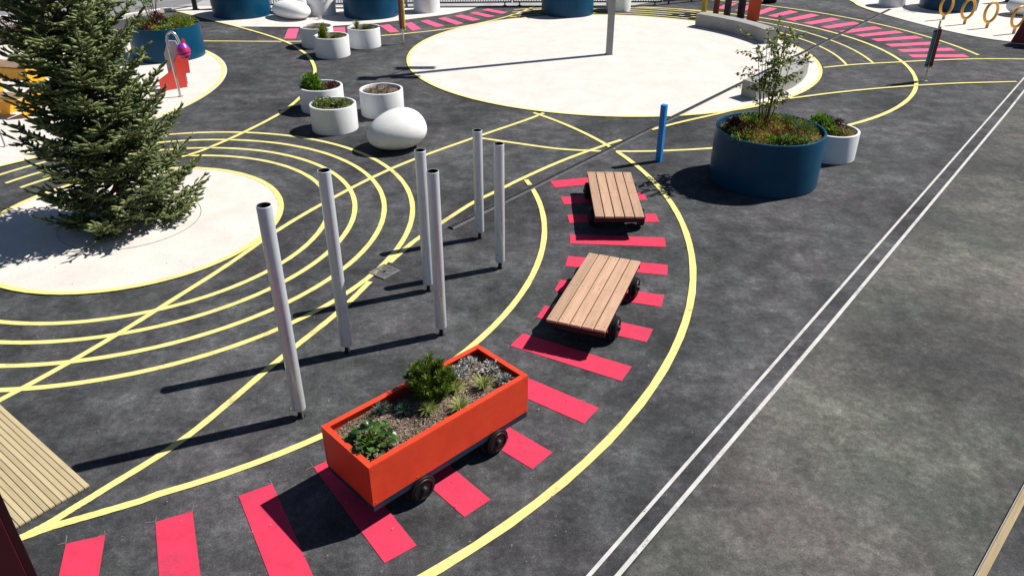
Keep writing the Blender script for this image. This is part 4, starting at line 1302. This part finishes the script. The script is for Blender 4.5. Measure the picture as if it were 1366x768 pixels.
# ------------------------------------------------------------------ the spruce
def spruce(loc, H, lab):
    t = thing('spruce_tree', lab, 'tree', loc)
    MB().tube([(0, 0, 0), (-0.02, 0, 0.3), (-0.054, 0.02, 1.5), (-0.245, 0, 3.2), (-0.024 * (H * 0.8) ** 2, 0, H * 0.8), (-0.024 * H * H, 0, H)], [0.15, 0.115, 0.10, 0.07, 0.035, 0.008], 14).build('trunk', 'bark', t, smooth=True)
    prof_z = np.array([0.25, 0.55, 1.1, 1.7, 2.4, 3.2, 4.2, 5.2, H])
    prof_r = np.array([0.95, 1.22, 1.27, 1.16, 1.10, 1.08, 0.88, 0.45, 0.04])
    nb = 245
    FP, FD, FL = [], [], []
    wood_ = MB()
    z = 0.28
    for i in range(nb):
        q = i / nb
        z = 0.24 + (H - 0.39) * (q ** 1.12)
        a = i * 2.399963 + random.uniform(-0.25, 0.25)
        R0 = float(np.interp(z, prof_z, prof_r)) * random.uniform(0.66, 1.14)
        up = np.interp(z, [0, 0.6, 1.5, 3.5, H], [-0.22, -0.08, 0.10, 0.35, 1.1]) + random.uniform(-0.12, 0.12)
        ca, sa = math.cos(a), math.sin(a)
        ns = 7
        pts = []
        for k in range(ns):
            s = k / (ns - 1)
            rad = R0 * s
            zz = z + R0 * (up * s - 0.22 * math.sin(PI * s * 0.85) * (1 - up) + 0.16 * s * s)
            bend = 0.10 * math.sin(i * 1.7) * s * s * R0
            pts.append(Vector((ca * rad - sa * bend, sa * rad + ca * bend, max(zz, 0.06))))
        wood_.tube(pts, [0.022 * (1 - 0.85 * k / (ns - 1)) * (0.5 + 0.5 * R0) + 0.003 for k in range(ns)], 5)
        # side twigs on both sides, roughly in the plane of the branch
        tot = R0
        step = 0.14
        m_ = max(2, int(tot / step))
        for k in range(m_ + 1):
            s = 0.22 + 0.78 * k / m_
            f = s * (ns - 1)
            j = min(int(f), ns - 2)
            p = pts[j].lerp(pts[j + 1], f - j)
            d = (pts[j + 1] - pts[j]).normalized()
            sd = d.cross(Vector((0, 0, 1))).normalized()
            if z < 1.15 and s < 0.55 and random.random() < 0.75:
                continue
            if k == m_:
                tw = [(d, 0.16)]
            else:
                ll = (0.14 + 0.40 * (1 - s)) * min(1.0, 0.35 + R0 * 0.5) * random.uniform(0.7, 1.15)
                tw = [((d * 0.75 + sd * sg * 0.85 + Vector((0, 0, random.uniform(-0.25, 0.18)))).normalized(), ll) for sg in (-1, 1)]
                if random.random() < 0.5:
                    tw.append(((d * 0.6 + Vector((0, 0, 0.8)) + sd * random.uniform(-0.5, 0.5)).normalized(), 0.10))
            for dv, ll in tw:
                nf = max(1, int(ll / 0.095))
                e = p + dv * ll
                sd2 = dv.cross(Vector((0, 0, 1)))
                sd2 = sd2.normalized() if sd2.length > 1e-3 else Vector((1, 0, 0))
                # stem of the twig itself carries needles
                FP.append(p); FD.append(dv); FL.append(ll)
                for g in range(nf):
                    pp = p + dv * ll * (g + 0.8) / nf
                    for sg in (-1, 1):
                        if random.random() < 0.82:
                            FP.append(pp)
                            FD.append((dv * 0.8 + sd2 * sg * 0.7 + Vector((0, 0, random.uniform(-0.18, 0.34)))).normalized())
                            FL.append(random.uniform(0.075, 0.135))
    wood_.V = [(x - 0.024 * z * z, y, z) for x, y, z in wood_.V]
    wood_.build('branches', 'bark', t)
    FP, FD, FL = np.array(FP), np.array(FD), np.array(FL)
    n = len(FP)
    # needles: number in proportion to length
    cnt = np.maximum(14, (FL * 240).astype(int))
    idx = np.repeat(np.arange(n), cnt)
    m_ = len(idx)
    s = rng.random(m_)
    P = FP[idx] + FD[idx] * (FL[idx] * s)[:, None]
    r = rdir(m_)
    r -= FD[idx] * (r * FD[idx]).sum(1, keepdims=True)
    r /= np.linalg.norm(r, axis=1, keepdims=True) + 1e-9
    r[:, 2] += 0.15
    D = FD[idx] * rng.uniform(0.55, 1.0, m_)[:, None] + r * rng.uniform(0.6, 1.0, m_)[:, None]
    D /= np.linalg.norm(D, axis=1, keepdims=True)
    L = 0.033 * rng.uniform(0.8, 1.25, m_)
    S = np.cross(D, r)
    S /= np.linalg.norm(S, axis=1, keepdims=True) + 1e-9
    W = 0.0066
    V = np.stack([P + S * W, P - S * W, P + D * L[:, None]], 1).reshape(-1, 3)
    F = np.arange(m_ * 3).reshape(-1, 3)
    print('spruce shoots', n, 'needles', m_)
    # solid shoot cores so that every shoot reads as one plump finger of needles
    A1 = np.cross(FD, np.array([0.13, 0.2, 0.97])); A1 /= np.linalg.norm(A1, axis=1, keepdims=True) + 1e-9
    A2 = np.cross(FD, A1)
    rows = []
    for q, rr in ((0.0, 0.010), (0.35, 0.021), (0.8, 0.018), (1.04, 0.003)):
        for k in range(4):
            a = 2 * PI * k / 4
            rows.append(FP + FD * (FL * q)[:, None] + (A1 * math.cos(a) + A2 * math.sin(a)) * rr)
    CV = np.stack(rows, 1).reshape(-1, 3)
    b0 = np.arange(n)[:, None] * 16
    CF = np.concatenate([b0 + [[4 * i + k, 4 * i + (k + 1) % 4, 4 * i + 4 + (k + 1) % 4]] for i in range(3) for k in range(4)] +
                        [b0 + [[4 * i + k, 4 * i + 4 + (k + 1) % 4, 4 * i + 4 + k]] for i in range(3) for k in range(4)], 0)
    F = np.concatenate([F, CF + len(V)])
    V = np.concatenate([V, CV])
    V[:, 0] -= 0.024 * V[:, 2] ** 2
    V[:, 2] = np.maximum(V[:, 2], 0.03)
    npmesh('crown', V, F, 'spruce', t)
    return t
spruce((-6.88, 12.74, 0.018), 6.1, 'large dark green spruce tree on the round pale pad at the left')

# dry leaf bits and grit lying about on the asphalt
P = np.concatenate([rng.normal((0.0, 12.0), (4.5, 5.5), (330, 2)), rng.normal((-0.8, 6.4), (1.3, 0.9), (90, 2)), rng.normal((5.1, 14.6), (1.6, 1.2), (80, 2)), rng.normal((-4.2, 18.7), (1.5, 1.2), (80, 2)), rng.normal((-7, 12.5), (2.2, 1.6), (120, 2))])
P = np.c_[P, np.full(len(P), 0.028)]
a = rng.uniform(0, 2 * PI, len(P))
V, F = leaves(P, np.stack([np.cos(a), np.sin(a), 0 * a], 1), rdir(len(P)) * 0.3 + np.array([0, 0, 1.0]), rng.uniform(0.010, 0.032, len(P)), rng.uniform(0.006, 0.016, len(P)), 0.1)
o = npmesh('leaf_litter', V, F, 'mulch')
o['label'] = 'scattered dry leaf bits and grit on the asphalt'
struct(o, 'stuff')
